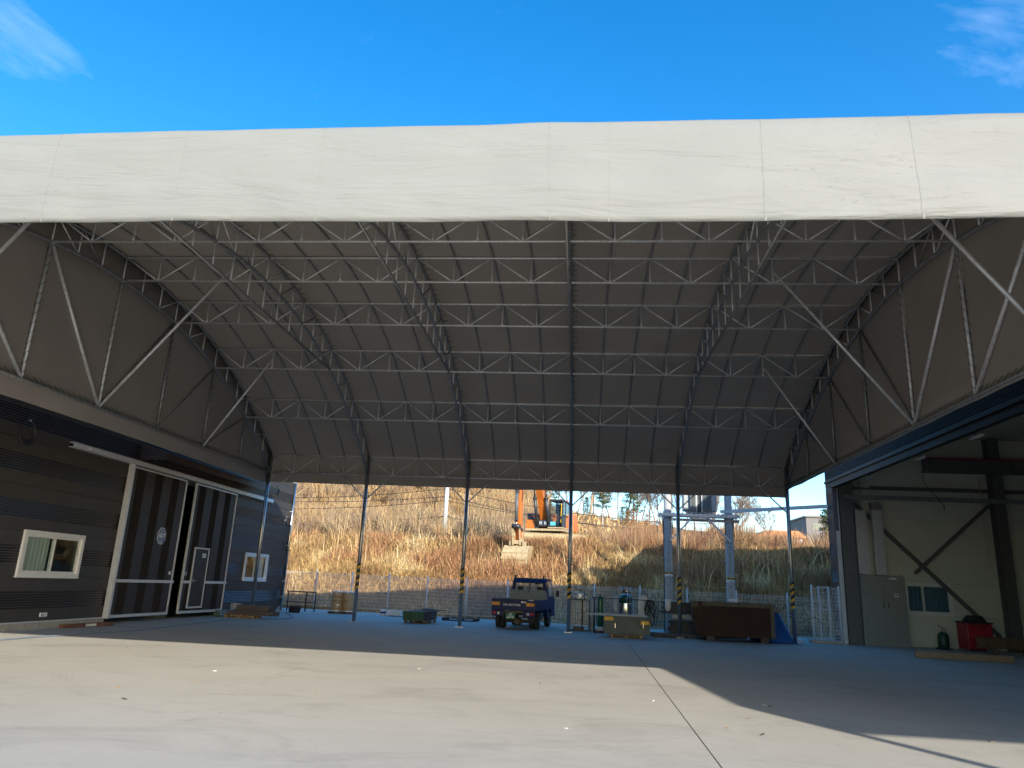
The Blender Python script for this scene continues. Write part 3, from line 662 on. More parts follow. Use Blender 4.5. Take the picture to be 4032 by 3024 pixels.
for a, b, z1 in ((10.84, 11.27, 5.1), (11.5, 11.88, 5.1)): MB().box(a, YB-.36, 2.6, b, YB-.1, z1, ductm).build('air_duct', rb, bevel=.01)
MB().prism([(11.5, 5.102), (11.88, 5.102), (11.86, 5.3), (11.80, 5.4), (11.48, 5.4)], YB-.36, YB-.1, galvd, 'Y').build('air_duct', rb)
MB().tube([(15.75, YB-.2, 6.5), (15.75, YB-.2, 3.0), (15.62, YB-.2, 2.95)], .02, wallin, 6).build('conduit', rb)
# window in the end wall
w = MB(); y = YB-.03
for a, b, c, d in ((12.57, 12.66, 1.17, 2.38), (14.25, 14.34, 1.17, 2.38)): w.box(a, y, c, b, y+.09, d, pvcw)
w.box(12.661, y, 1.17, 14.249, y+.09, 1.27, pvcw).box(12.661, y, 2.29, 14.249, y+.09, 2.38, pvcw); wo = w.build('window', rb, bevel=.005)
for a, b, yy in ((12.665, 13.3, y+.03), (13.22, 14.245, y+.06)):
    MB().box(a, yy-.012, 1.275, a+.05, yy+.012, 2.285, pvcw).box(b-.05, yy-.012, 1.275, b, yy+.012, 2.285, pvcw).box(a+.05, yy-.012, 1.275, b-.05, yy+.012, 1.32, pvcw).box(a+.05, yy-.012, 2.24, b-.05, yy+.012, 2.285, pvcw).build('sash', wo)
    MB().box(a+.05, yy-.003, 1.32, b-.05, yy+.003, 2.24, glass).build('pane', wo)
n = 60; cb = MB(); pts = [(12.62+1.65*k/n, YB+.10+.025*math.sin(k*1.25)) for k in range(n+1)]
cb.add([(u, v, z) for z in (1.2, 2.34) for u, v in pts], [(i, i+1, n+2+i, n+1+i) for i in range(n)], curtb, True); cb.build('curtain', wo)
def lamp(x, y, z, wh):
    o = thing('tube_light', wh+' of the three white strip lamps under the edge beam of the open hall', 'lamp', (x, y, z), R(90), 'strip lamps under the hall edge beam')
    MB().box(-.3, -.05, 0, .3, .05, .04, ledm).build('housing', o, world=False); MB().box(-.27, -.03, -.02, .27, .03, -.002, ledm).build('diffuser', o, world=False); MB().box(-.02, -.02, .05, .02, .02, .35, galvd).build('hanger', o, world=False); return o
for y, wh in ((28.2, 'farthest'), (24.0, 'middle'), (20.6, 'nearest')): lamp(10.6, y, 5.98, wh)
cbl = thing('hanging_cable', 'dark cable dangling in a curve from the crane beam inside the hall', 'cable', (13.5, YB-.9, 5.0)); MB().tube([(13.35, YB-.92, 6.62), (13.3, YB-.92, 6.3), (13.45, YB-.92, 5.95), (13.75, YB-.92, 5.6), (13.98, YB-.92, 5.3), (13.97, YB-.92, 5.1)], .015, hosem, 6).build('cable', cbl)
dh = MB().box(16.62, YB-.03, 1.45, 16.72, YB-.002, 1.85, galv).tube([(16.67, YB-.03, 1.5), (16.67, YB-.1, 1.55), (16.67, YB-.1, 1.75), (16.67, YB-.03, 1.8)], .014, galv).build('door_handle', rb)
# front shelter of the hall (it stands behind and right of the camera)
sh = MB().prism([(-2.7, 6.15), (-2.7, 7.05), (3.0, 7.85), (3.0, 6.9)], XE-.05, 24, clad, 'X').build('shelter_roof', rb)
for x in (XE+.03, 17, 23.9): MB().tube([(x, -2.6, 0), (x, -2.6, 6.2)], .09, greysteel, 10).build('shelter_post', rb)
# cabinet
cb_ = thing('electric_cabinet', 'tall grey green double door electric cabinet against the end wall of the hall', 'cabinet', (11.5, 30.4, 0))
x0, x1_, yf = 10.72, 12.35, 30.28
MB().box(x0, yf, 0, x1_, YB-.37, 2.57, cabm).build('body', cb_, bevel=.01)
MB().box(x0+.02, yf-.02, .34, x0+.835, yf-.001, 2.55, cabm).build('door', cb_, bevel=.004); MB().box(x0+.845, yf-.02, .34, x1_-.02, yf-.001, 2.55, cabm).build('door', cb_, bevel=.004)
for q in (x0+.76, x0+.93): MB().box(q, yf-.04, 1.38, q+.03, yf-.021, 1.58, inox).build('door_handle', cb_)
MB().box(x0+1.05, yf-.024, 2.44, x0+1.32, yf-.021, 2.50, white).build('name_label', cb_)
MB().box(x0+1.19, yf-.024, 1.80, x0+1.33, yf-.021, 1.93, white).box(x0+1.22, yf-.0265, 1.84, x0+1.30, yf-.0245, 1.91, red).build('warning_label', cb_)
for q in (x0+.1, x1_-.1): MB().tube([(q, yf+.1, 2.57), (q, yf+.1, 2.62)], .02, blk).build('lifting_eye', cb_)
# red machine and small pump
rm = thing('red_welder', 'red boxy machine with hoses piled on its top by the end wall', 'machine', (14.75, 30.3, 0))
MB().box(14.25, 29.95, .06, 15.15, 30.75, .98, red).build('body', rm, bevel=.03); MB().box(14.22, 29.92, .985, 15.18, 30.78, 1.03, blk).build('top_tray', rm)
mb = MB()
for q in range(5): mb.tube([(14.7+.38*math.cos(a)*(1-.08*q), 30.3+.3*math.sin(a), 1.06+.04*q+.02*math.sin(3*a+q)) for a in np.linspace(0, 6.28, 24)], .022, hosem, 5, False)
mb.tube([(14.3, 29.93, 1.05), (14.5, 29.86, .9), (14.8, 29.86, .82), (15.0, 29.93, 1.0)], .02, hosem, 5); mb.build('hose_coil', rm)
for q in (14.35, 15.05): MB().lathe((q, 30.0, .05), [(.05, -.03), (.05, .03)], blackm, 12, 'Y').build('wheel', rm)
gc = thing('green_canister', 'small dark green canister with lever valve standing left of the red machine', 'canister', (13.55, 30.35, 0))
MB().lathe((0, 0, 0), [(.17, .05), (.185, .1), (.185, .5), (.12, .58), (.05, .62)], mat('dark green enamel', (.015, .05, .035), .4), 18).build('tank', gc, world=False); MB().box(-.22, -.2, 0, .22, .2, .048, blk).build('base', gc, world=False)
MB().tube([(0, 0, .62), (0, 0, .8), (-.14, 0, .84)], .022, galvd, 6).tube([(0, 0, .72), (.1, 0, .76), (.12, 0, .55)], .012, hosem, 5).build('valve', gc, world=False)
tb = thing('timber_beam', 'long pale squared timber lying on the floor at the hall opening', 'timber', (11.65, 24.9, 0), R(-7))
MB().box(-1.35, -.09, .004, 1.35, .09, .20, wood).build('beam', tb, world=False, bevel=.008)
ib = thing('steel_beam', 'rusty brown steel H beam lying on blocks behind the pale timber', 'beam', (15.2, 27.3, 0), R(-4))
bs = mat('primer brown steel', (.12, .065, .03), .6, 0, .3, 5)
MB().box(-1.9, -.12, .26, 3, .12, .28, bs).box(-1.9, -.01, .281, 3, .01, .60, bs).box(-1.9, -.12, .601, 3, .12, .62, bs).build('flanges', ib, world=False)
for q in (-1.5, .8): MB().box(q, -.25, 0, q+.15, .25, .255, woodd).build('support_block', ib, world=False)
for q, (bx, by) in enumerate(((15.9, 26.4), (16.3, 29.4))):
    ob = thing('steel_offcut', ('dark steel box section piece on the hall floor nearer the camera', 'dark steel offcut lying by the red machine')[q], 'steel', (bx, by, 0), R(10*q)); MB().box(-.5, -.1, 0, .5, .1, .2, darks).build('section', ob, world=False, bevel=.01)
# service tray between the transformer and the hall
tr = thing('service_tray', 'galvanised cable tray bridging from the transformer frame to the hall corner', 'cable tray', (8, 32, 5.1))
a, b = Vector((6.05, 32.9, 5.06)), Vector((9.93, 30.95, 5.22)); d = (b-a).normalized(); nn = Vector((-d.y, d.x, 0))
MB().bar(a-nn*.12, b-nn*.12, .012, .12, galv).bar(a+nn*.12, b+nn*.12, .012, .12, galv).build('side_rails', tr)
for k in range(14): q = a+(b-a)*(k+.5)/14; MB().bar(q-nn*.11-Vector((0, 0, .03)), q+nn*.11-Vector((0, 0, .03)), .03, .02, galvd).build('rung', tr)

# ------------------------------------------------------------------ wire fence
fe = thing('mesh_fence', 'long white welded mesh fence with round capped posts along the back of the yard', 'fence', (FA[0], FA[1], 0), math.atan2(FB[1]-FA[1], FB[0]-FA[0]))
fl = math.hypot(FB[0]-FA[0], FB[1]-FA[1]); NP = 11; st_ = fl/NP; HF = 1.80
post_me = MB().lathe((0, 0, -.05), [(.037, 0), (.037, HF+.10), (.033, HF+.125), (.018, HF+.142)], whiteb, 12).mesh('fence_post')
pm = MB(); zrows = [.06, .10, .27, .44, .61, .78, .95, 1.12, 1.29, 1.46, 1.60, 1.66, 1.72]
nw = int(st_/.062)
for k in range(nw+1):
    x = .02+(st_-.04)*k/nw; pm.bar((x, .0, .04), (x, 0, HF-.02), .0068, .0068, whitep)
for z in zrows: pm.bar((.02, -.006, z), (st_-.02, -.006, z), .0068, .0068, whitep)
for z in (.10, 1.66): pm.bar((.02, -.035, z), (st_-.02, -.035, z), .0068, .0068, whitep)
panel_me = pm.mesh('mesh_panel')
for k in range(-1, NP+5):
    z = .09-.016*k
    for nm, me in (('fence_post', post_me), ('mesh_panel', panel_me)):
        o = bpy.data.objects.new(nm, me); COL.objects.link(o); o.parent = fe; o.location = (k*st_, 0, z)
# white gate by the hall corner
gt = thing('wire_gate', 'white pipe framed mesh gate on a concrete kerb beside the hall corner', 'gate', (8.85, 30.2, 0))
MB().box(8.7, 30.0, .004, 9.9, 30.45, .13, concm).build('kerb', gt, bevel=.01)
for x, z in ((8.86, 2.12), (9.86, 2.10)): MB().lathe((x, 30.2, .13), [(.045, 0), (.045, z-.15), (.02, z-.12)], whiteb, 12).build('gate_post', gt)
for x in (9.10, 9.46): MB().tube([(x, 30.15, .16), (x, 30.15, 2.08)], .035, whiteb, 10).build('leaf_post', gt)
for z in (.22, 1.22, 2.05): MB().tube([(9.10, 30.15, z), (9.46, 30.15, z)], .022, whiteb, 8).build('leaf_rail', gt)
mm = MB()
for k in range(18): x = 8.90+.052*k; mm.bar((x, 30.21, .18), (x, 30.21, 2.05), .007, .007, whitep)
for k in range(13): z = .2+.15*k; mm.bar((8.88, 30.205, z), (9.84, 30.205, z), .007, .007, whitep)
mm.build('mesh_panel', gt)
MB().tube([(8.3, 30.6, 1.3), (8.7, 30.3, 1.45), (9.1, 30.1, 1.42)], .01, hosem, 4).tube([(8.4, 30.5, .7), (8.9, 30.1, .95), (9.15, 30.1, .7)], .01, hosem, 4).build('tie_wire', gt)

# ------------------------------------------------------------------ vegetation on the bank
def blades(name, P, H, Wd, tint, lean=.25, seg=2):
    """P (n,3) roots, curved tapering blades, as one mesh with a colour per blade"""
    n = len(P); az = rng.uniform(0, 2*np.pi, n); la = rng.uniform(0, 2*np.pi, n); le = rng.normal(0, lean, n)
    ax = np.stack([np.cos(az), np.sin(az), np.zeros(n)], 1); lv = np.stack([np.cos(la)*le, np.sin(la)*le, np.zeros(n)], 1)
    V = np.zeros((n, 5, 3)); Z = np.array([0, 0, 1.0])
    mid = P+Z*H[:, None]*.55+lv*H[:, None]*.35; tip = P+Z*H[:, None]*(1-.25*np.abs(le))[:, None]+lv*H[:, None]
    V[:, 0] = P-ax*Wd[:, None]/2; V[:, 1] = P+ax*Wd[:, None]/2; V[:, 2] = mid+ax*Wd[:, None]*.45; V[:, 3] = mid-ax*Wd[:, None]*.45; V[:, 4] = tip
    me = bpy.data.meshes.new(name); me.vertices.add(n*5); me.vertices.foreach_set('co', V.reshape(-1))
    base = (np.arange(n)*5)[:, None]; loops = (base+np.array([0, 1, 2, 3, 3, 2, 4])[None]).reshape(-1)
    me.loops.add(n*7); me.loops.foreach_set('vertex_index', loops.astype(np.int32))
    ls = (np.arange(n)*7)[:, None]+np.array([0, 4])[None]; me.polygons.add(n*2); me.polygons.foreach_set('loop_start', ls.reshape(-1).astype(np.int32))
    me.update(calc_edges=True); me.validate()
    ca = me.color_attributes.new('tint', 'FLOAT_COLOR', 'POINT'); c = np.ones((n, 5, 4)); c[:, :, :3] = tint[:, None, :]; ca.data.foreach_set('color', c.reshape(-1))
    me.materials.append(grassm); o = bpy.data.objects.new(name, me); COL.objects.link(o); return o
def fyn(x): return FA[1]+(x-FA[0])*(FB[1]-FA[1])/(FB[0]-FA[0])
def roots(n, x0, x1, d0, d1, dens=None):
    X = rng.uniform(x0, x1, n); D = rng.uniform(d0, d1, n); Y = fyn(X)+1.3+D
    return X, Y
straw = np.array([.66, .45, .19]); tan_ = np.array([.47, .295, .13]); redb = np.array([.35, .185, .09]); pale = np.array([.80, .62, .33]); dk = np.array([.16, .095, .05])
def clump(X, Y, s, o=0): return np.array([noise.noise(Vector((x*s+o, y*s, o))) for x, y in zip(X, Y)])
def tints(X, Y, wred=0.0):
    n = len(X); c = clump(X, Y, .45, 4.1)+rng.normal(0, .16, n); q = clump(X, Y, .3, 9.7)+rng.normal(0, .12, n)
    t = np.where((c > .05)[:, None], straw, tan_); t = np.where((c > .32)[:, None], pale, t); t = np.where((q+wred > .36)[:, None], redb, t); t = np.where((rng.uniform(size=n) < .12)[:, None], dk, t)
    return t*rng.uniform(.5, 1.4, n)[:, None]
X, Y = roots(190000, -24, 17, -.35, 8.5); keep = ~((X > 9.6) & (Y < 36.0)); X, Y = X[keep], Y[keep]
Zg = np.array([hgt(x, y) for x, y in zip(X, Y)])-.03
hh = (.36+.36*np.clip(clump(X, Y, .5, 1.7)+.3, 0, 1))*rng.uniform(.55, 1.2, len(X)); d = Y-fyn(X)-1.3; hh *= np.clip(.5+d, .45, 1)
dm = (X > -5.4) & (X < 1.0) & (Y > 43.6) & (Y <= 46.8); hh[dm] *= 1.7
dm = (X > -5.6) & (X < 1.2) & (Y > 46.8); hh[dm] *= .3
tag(blades('dry_grass', np.stack([X, Y, Zg], 1), hh, rng.uniform(.014, .030, len(X)), tints(X, Y), .85), kind='stuff')
# reddish brush: shorter, denser tangles
X, Y = roots(60000, -22, 17, .8, 8); c = clump(X, Y, .33, 9.7); k_ = c+rng.normal(0, .1, len(X)) > .26; X, Y = X[k_], Y[k_]
Zg = np.array([hgt(x, y) for x, y in zip(X, Y)]); hh = rng.uniform(.4, 1.15, len(X))
tag(blades('bramble_thicket', np.stack([X, Y, Zg+rng.uniform(0, .5, len(X))], 1), hh*.6, rng.uniform(.015, .035, len(X)), (redb*np.array([1.1, 1.1, 1.1]))[None]*rng.uniform(.6, 1.5, len(X))[:, None], .8), kind='stuff')
# tall thin stems that stand above
X, Y = roots(1600, -22, 17, 1.0, 8); Zg = np.array([hgt(x, y) for x, y in zip(X, Y)])
dm = ((X > -5.6) & (X < 1.2) & (Y > 45)); hh = rng.uniform(.9, 1.9, len(X)); hh[dm] *= .5
tag(blades('tall_dead_stems', np.stack([X, Y, Zg], 1), hh, rng.uniform(.02, .035, len(X)), tints(X, Y, .05), .5), kind='stuff')
# grass of the plateau and the slopes behind
n = 60000; a = rng.uniform(-.62, .42, n); Y = 46+rng.uniform(0, 1, n)**1.3*58; X = a*Y
Zg = np.array([hgt(x, y) for x, y in zip(X, Y)]); c = clump(X, Y, .12, 2.2)
ok = np.ones(n, bool); ok &= ~((X > -6) & (X < 1.6) & (Y < 52)); ok &= ~((a > .02) & (Y > 62) & (c > -.15)); X, Y, Zg = X[ok], Y[ok], Zg[ok]
wd_ = rng.uniform(.03, .06, len(X))*Y/60
tag(blades('slope_grass', np.stack([X, Y, Zg-.03], 1), rng.uniform(.3, 1.0, len(X)), wd_, tints(X, Y, -.05)*np.where((X/Y < -.02)[:, None], .92, 1.0), 1.1), kind='stuff')
# leafless shrubs covering the left slope: twig sprays, one mass
def sprays(name, C_, Hs, per, w, base, spread=.55):
    n = len(C_); idx = np.repeat(np.arange(n), per); m = len(idx); hs = Hs[idx]
    az = rng.uniform(0, 2*np.pi, m); tilt = np.abs(rng.normal(0, spread, m)); t0 = rng.uniform(0, .55, m)
    baz = rng.uniform(0, 2*np.pi, m); br = t0*hs*.55
    P = C_[idx]+np.stack([np.cos(baz)*br, np.sin(baz)*br, t0*hs*.8], 1)
    ln = hs*rng.uniform(.3, .75, m)*(1-t0*.4)
    n2 = m; V = np.zeros((n2, 4, 3)); dirv = np.stack([np.cos(baz+rng.normal(0, .6, m))*np.sin(tilt), np.sin(baz)*np.sin(tilt), np.cos(tilt)], 1); Q = P+dirv*ln[:, None]
    side = np.stack([np.cos(az), np.sin(az), np.zeros(m)], 1)*(w*rng.uniform(.5, 1.3, m))[:, None]
    V[:, 0] = P-side; V[:, 1] = P+side; V[:, 2] = Q+side*.35; V[:, 3] = Q-side*.35
    me = bpy.data.meshes.new(name); me.vertices.add(m*4); me.vertices.foreach_set('co', V.reshape(-1)); me.loops.add(m*4); me.loops.foreach_set('vertex_index', np.arange(m*4, dtype=np.int32))
    me.polygons.add(m); me.polygons.foreach_set('loop_start', (np.arange(m)*4).astype(np.int32)); me.update(calc_edges=True); me.validate()
    ca = me.color_attributes.new('tint', 'FLOAT_COLOR', 'POINT'); c = np.ones((m, 4, 4)); bc = base[idx]*rng.uniform(.7, 1.3, m)[:, None]; c[:, :, :3] = bc[:, None, :]; ca.data.foreach_set('color', c.reshape(-1))
    me.materials.append(grassm); o = bpy.data.objects.new(name, me); COL.objects.link(o); return o
def shrub_field(name, n, a0, a1, y0, y1, h0, h1, per, w, cols, spread=.7):
    a = rng.uniform(a0, a1, n); Y = rng.uniform(y0, y1, n); X = a*Y; Zg = np.array([hgt(x, y) for x, y in zip(X, Y)])
    return tag(sprays(name, np.stack([X, Y, Zg], 1), rng.uniform(h0, h1, n), per, w, np.array(cols)[rng.integers(0, len(cols), n)], spread), kind='stuff')
shrub_field('hillside_shrubs', 1000, -.62, -.045, 52, 101, 1.4, 3.2, 110, .026, [(.30, .21, .13), (.38, .27, .15), (.44, .32, .17), (.24, .17, .12), (.42, .27, .13)], .95)
shrub_field('ridge_scrub', 260, .02, .42, 52, 72, .9, 2.3, 90, .016, [(.34, .20, .10), (.40, .20, .09), (.28, .17, .10), (.40, .28, .16)])
shrub_field('bank_scrub', 46, .06, .36, 43.5, 50, 1.2, 2.6, 150, .010, [(.36, .22, .12), (.42, .26, .13), (.30, .15, .09)])

# ------------------------------------------------------------------ trees
def bare_tree(h, seed, mt, dens=1.0, upright=.5):
    rd = random.Random(seed); tr_ = MB(); cr2 = MB()
    def br(mb, p, d, ln, r, lev):
        n = 4 if lev < 2 else 2; pts = [p]; q = p.copy(); dd = d.copy()
        for k in range(n): dd = (dd+Vector((rd.gauss(0, .12), rd.gauss(0, .12), rd.gauss(.05, .06)))).normalized(); q = q+dd*ln/n; pts.append(q.copy())
        rs = [r*(1-.65*k/n) for k in range(n+1)]
        mb.tube(pts, rs, mt, 6 if lev == 0 else 3, lev == 0)
        if lev < 4:
            nc = (9 if lev == 0 else (6 if lev == 1 else 4)); nc = int(nc*dens)
            for c in range(nc):
                t = rd.uniform(.28 if lev == 0 else .15, 1.0); i = min(n-1, int(t*n)); pp = pts[i].lerp(pts[i+1], t*n-i)
                az = rd.uniform(0, 6.283); side = Vector((math.cos(az), math.sin(az), 0)); nd = (dd*upright*rd.uniform(.8, 1.6)+side*rd.uniform(.45, .9)+Vector((0, 0, .25))).normalized()
                br(cr2, pp, nd, ln*rd.uniform(.38, .58)*(1.15-.5*t if lev == 0 else 1), max(rs[i]*.55, .017), lev+1)
    br(tr_, Vector((0, 0, -.2)), Vector((rd.gauss(0, .04), rd.gauss(0, .04), 1)).normalized(), h*.80, h*.014, 0)
    return tr_.mesh('trunk'), cr2.mesh('crown')
def plant_tree(name, meshes, label, cat, x, y, group, s=1.0, dz=0):
    t = thing(name, label, cat, (x, y, hgt(x, y)+dz), random.uniform(0, 6.28), group); t.scale = (s, s, s*random.uniform(.9, 1.1))
    for nm, me in meshes:
        o = bpy.data.objects.new(nm, me); COL.objects.link(o); o.parent = t
    return t
tmpl = [bare_tree(7.5, sd_, barkg, 1.12, .62) for sd_ in (3, 11, 29, 41)]
spots = [(-.155, 99, 1.0), (-.135, 101, .9), (-.118, 100, 1.05), (-.104, 98, .8), (-.092, 99, 1.0), (-.078, 100, .9), (-.03, 98, .9), (-.016, 97, 1.0), (-.004, 99, .85), (.006, 97, .95), (.018, 99, 1.05), (.026, 98, .8), (.040, 100, .9), (.050, 97, 1.0), (.060, 101, 1.0), (.073, 98, .95), (.080, 99, .85), (.090, 98, 1.0), (.099, 97, .9), (.108, 99, 1.0), (.118, 97, .9), (.127, 100, 1.0), (.138, 98, .85), (.150, 96, .9), (.196, 95, .7), (.210, 97, .8), (.172, 95, .7)]
cnt = {}
ORD = ('first', 'second', 'third', 'fourth', 'fifth', 'sixth', 'seventh', 'eighth')
for i, (a, y, s) in enumerate(spots):
    me = tmpl[i % 4]
    reg = ('left of the digger arm and cab' if a < -.05 else 'between the digger cab and the leaning post' if a < .012 else 'between the leaning post and the tallest pine' if a < .03 else 'between the two tall pines' if a < .07
           else 'just right of the right tall pine' if a < .095 else 'above the beam between the transformer poles' if a < .16 else 'right of the right transformer pole')
    cnt[reg] = cnt.get(reg, -1)+1
    plant_tree('bare_tree', (('trunk', me[0]), ('crown', me[1])), f'bare ridge tree, {ORD[cnt[reg]]} from left {reg}', 'tree', a*y, y, 'bare trees on the ridge', s)
for a, y, s, l in ((.252, 60, .62, 'small spreading leafless tree alone against the sky right of the transformer frame'), (.170, 50, .72, 'bushy leafless tree just right of the transformer frame'), (.195, 52, .66, 'thin twiggy tree between the transformer frame and the lone spreading tree'), (.122, 54, .5, 'low bare tree seen between the two transformer poles')):
    me = tmpl[int(a*1000) % 4]; plant_tree('bare_tree', (('trunk', me[0]), ('crown', me[1])), l, 'tree', a*y, y, None, s)
def leafy_tree(h, seed, crown_h, rad, nleaf, leaf, mt, cone=True):
    rd = random.Random(seed); tr_ = MB().tube([(0, 0, -.2), (rd.gauss(0, .08), rd.gauss(0, .08), h*.5), (rd.gauss(0, .1), 0, h)], [h*.022, h*.014, .02], bark, 7); lf = MB()
    nb = 26
    for b in range(nb):
        t = (b+rd.random())/nb; z = h*(1-crown_h)+h*crown_h*t; rr = rad*((1-t)**.75+.12)*rd.uniform(.55, 1.1) if cone else rad*math.sqrt(max(0.05, 1-(2*t-1)**2))*rd.uniform(.6, 1.1)
        az = b*2.4+rd.uniform(-.4, .4); e = Vector((math.cos(az)*rr, math.sin(az)*rr, z+rr*.22)); s0 = Vector((0, 0, z)); tr_.tube([s0, s0.lerp(e, .6)+Vector((0, 0, -.05)), e], [.035, .02, .008], bark, 4, False)
        for q in range(nleaf//nb):
            t2 = rd.uniform(.3, 1.05); c = s0.lerp(e, t2)+Vector((rd.gauss(0, .16*rad), rd.gauss(0, .16*rad), rd.gauss(0, .07*rad)))
            u = Vector((rd.gauss(0, 1), rd.gauss(0, 1), rd.gauss(0, .6))).normalized()*leaf*rd.uniform(.6, 1.3); w = u.cross(Vector((rd.gauss(0, 1), rd.gauss(0, 1), 1))).normalized()*leaf*rd.uniform(.25, .5)
            lf.add([c-u, c+w, c+u, c-w], [(0, 1, 2, 3)], mt)
    return tr_.mesh('trunk'), lf.mesh('crown')
pn = [leafy_tree(5.6, 5, .82, 1.35, 1700, .14, needle), leafy_tree(5.2, 8, .85, 1.5, 1700, .14, needle)]
for a, y, s, l, k in ((.0303, 88, .92, 'tall loose pine on the ridge right of the digger, left of the two big pines', 0), (.0700, 89, .95, 'tall pine on the ridge, right of the two big pines, beside the left transformer pole', 1), (.0090, 86, .42, 'small dark green young pine left of the leaning post', 1), (-.0395, 92, .95, 'broad pine behind the digger cab', 1), (-.0630, 93, .9, 'pine seen between the digger boom and cab', 0), (-.104, 93, .85, 'pine left of the digger arm on the ridge', 0), (.0555, 84, .36, 'low dark evergreen bush on the slope below the right pine', 1), (.0620, 82, .33, 'round evergreen bush beside the orange leaved oak', 0), (.318, 60, .72, 'dark pine standing beside the hall corner at the right', 0)):
    plant_tree('pine_tree', (('trunk', pn[k][0]), ('crown', pn[k][1])), l, 'tree', a*y, y, None, s)
ok_ = leafy_tree(3.0, 15, .8, 1.1, 700, .10, oakl, False)
for a, y, s, l in ((.068, 80, .8, 'small oak with orange dead leaves left of the left transformer pole'), (.088, 78, .75, 'small orange leaved oak just behind the left transformer pole'), (.101, 70, .8, 'low orange brown oak under the transformer beam'), (.112, 66, .7, 'brown leaved oak bush between the transformer poles')):
    plant_tree('oak_tree', (('trunk', ok_[0]), ('crown', ok_[1])), l, 'tree', a*y, y, None, s)

# ------------------------------------------------------------------ far buildings and poles
fb = thing('far_building', 'grey square building on the skyline at the far right behind bare brush', 'building', (33.5, 100, 0))
MB().box(29.2, 100, 3, 38, 108, 11.8, housem).build('wall', fb); MB().box(29.0, 99.8, 11.805, 38.2, 108.2, 12.0, greysteel).build('roof', fb)
for q in range(4): MB().box(30+q*1.8, 99.93, 10.2, 31+q*1.8, 99.995, 11.1, glass).build('window', fb)
fb2 = thing('orange_roof_house', 'low house with pale gable and orange roof right of the transformer frame', 'house', (22, 88, 0))
MB().box(20.4, 88, 3, 25.2, 94, 8.2, white).build('wall', fb2); MB().prism([(20.0, 8.2), (25.6, 8.2), (24.6, 8.95), (21.2, 8.95)], 87.6, 94.4, roofo, 'Y').build('roof', fb2); MB().box(21.5, 87.96, 7.2, 22.4, 87.995, 7.9, glass).build('window', fb2)
up = thing('utility_pole', 'white concrete utility pole with wires standing in the brush on the left hillside', 'utility pole', (-10.15, 56, hgt(-10.15, 56)-.3))
MB().lathe((0, 0, 0), [(.19, 0), (.13, 8.5)], mat('pale pole concrete', (.55, .54, .50), .8), 14).build('pole', up, world=False)
hz = 3.9
for q, z in enumerate((4.35, 3.75, 2.25)): MB().box(-.3, -.04, z, .3, .04, z+.08, darks).build('wire_bracket', up, world=False)
pz = hgt(-10.15, 56)-.3
for q, (z, x1_, y1_, z1, x2_, y2_, z2) in enumerate(((4.4, -36, 62, 4.2, 12, 70, 3.7), (3.8, -36, 60, 4.0, 12, 68, 2.6), (3.5, -36, 58, 2.9, 14, 60, 2.2), (2.3, -36, 58, 1.9, 14, 58, .9))):
    for (ex, ey, ez) in ((x1_, y1_, z1), (x2_, y2_, z2)):
        A = Vector((-10.15, 55.9, pz+z)); B = Vector((ex, ey, pz+ez)); pts = [A.lerp(B, t)-Vector((0, 0, 1.3*4*t*(1-t)*.5)) for t in np.linspace(0, 1, 13)]
        MB().tube(pts, .022, darks, 4, False).build('wire', up)
lp = thing('leaning_post', 'weathered wooden post leaning on the ridge left of the tall pine', 'post', (1.05, 84, hgt(1.05, 84)-.2)); MB().tube([(0, 0, 0), (.32, 0, 2.9)], [.14, .12], wood, 8).build('post', lp, world=False)
lp2 = thing('thin_pole', 'thin grey pole with small crossarm on the slope below the tall pine', 'utility pole', (2.35, 78, hgt(2.35, 78)-.2)); MB().tube([(0, 0, 0), (0, 0, 2.4)], [.06, .05], polem, 8).build('pole', lp2, world=False); MB().box(-.4, -.03, 2.0, .4, .03, 2.07, polem).build('crossarm', lp2, world=False)

# ------------------------------------------------------------------ transformer on two poles
PY = 33.0
def conc_pole(x, label):
    t = thing('concrete_pole', label, 'pole', (x, PY, 0))
    MB().lathe((0, 0, 0), [(.185, -.1), (.183, 1.3), (.135, 9.2)], polem, 20).build('shaft', t, world=False)
    for z in (3.72, 3.80, 4.25, 4.72): MB().lathe((0, 0, z), [(.167, 0), (.175, .005), (.175, .03), (.167, .035)], galvd, 16).build('pole_band', t, world=False)
    zl = 2.25 if x < 5 else 2.12; MB().lathe((0, 0, zl), [(.182, 0), (.183, .11)], white, 20).build('notice_band', t, world=False)
    MB().lathe((0, 0, zl+.111), [(.1825, 0), (.1825, .09)], yel, 20).build('warning_band', t, world=False)
    tm = text_mb('위험', .075, blk, .002, .002); tm.xf(Matrix.Translation((-.10, -.186, zl+.155)) @ Matrix.Rotation(R(90), 4, 'X')); tm.build('warning_lettering', t, world=False)
    tm = text_mb('위험', .075, blk, .002, .002); tm.xf(Matrix.Translation((.10, -.186, zl+.155)) @ Matrix.Rotation(R(90), 4, 'X')); tm.build('warning_lettering', t, world=False)
    for k in range(7):
        z = 1.9+.55*k; s_ = 1 if k % 2 else -1; MB().tube([(s_*.15, 0, z), (s_*.32, 0, z), (s_*.32, 0, z+.03)], .009, galv, 5).build('step_bolt', t, world=False)
    for k in range(9): MB().lathe((-.02, -.178, 1.25+.33*k), [(.014, 0), (.014, .04)], blk, 6).build('bolt_hole', t, world=False)
    MB().tube([(-.19 if x < 5 else .16, -.05, .0), (-.19 if x < 5 else .16, -.05, 5.0)], .016, blk, 6).build('ground_wire', t, world=False)
    return t
conc_pole(3.80, 'left concrete pole of the transformer frame with yellow warning band'); pr_ = conc_pole(6.38, 'right concrete pole of the transformer frame, behind the rusty bin')
MB().box(-.15, -.33, 1.36, .2, -.19, 1.46, alu).build('earth_clamp', pr_, world=False)
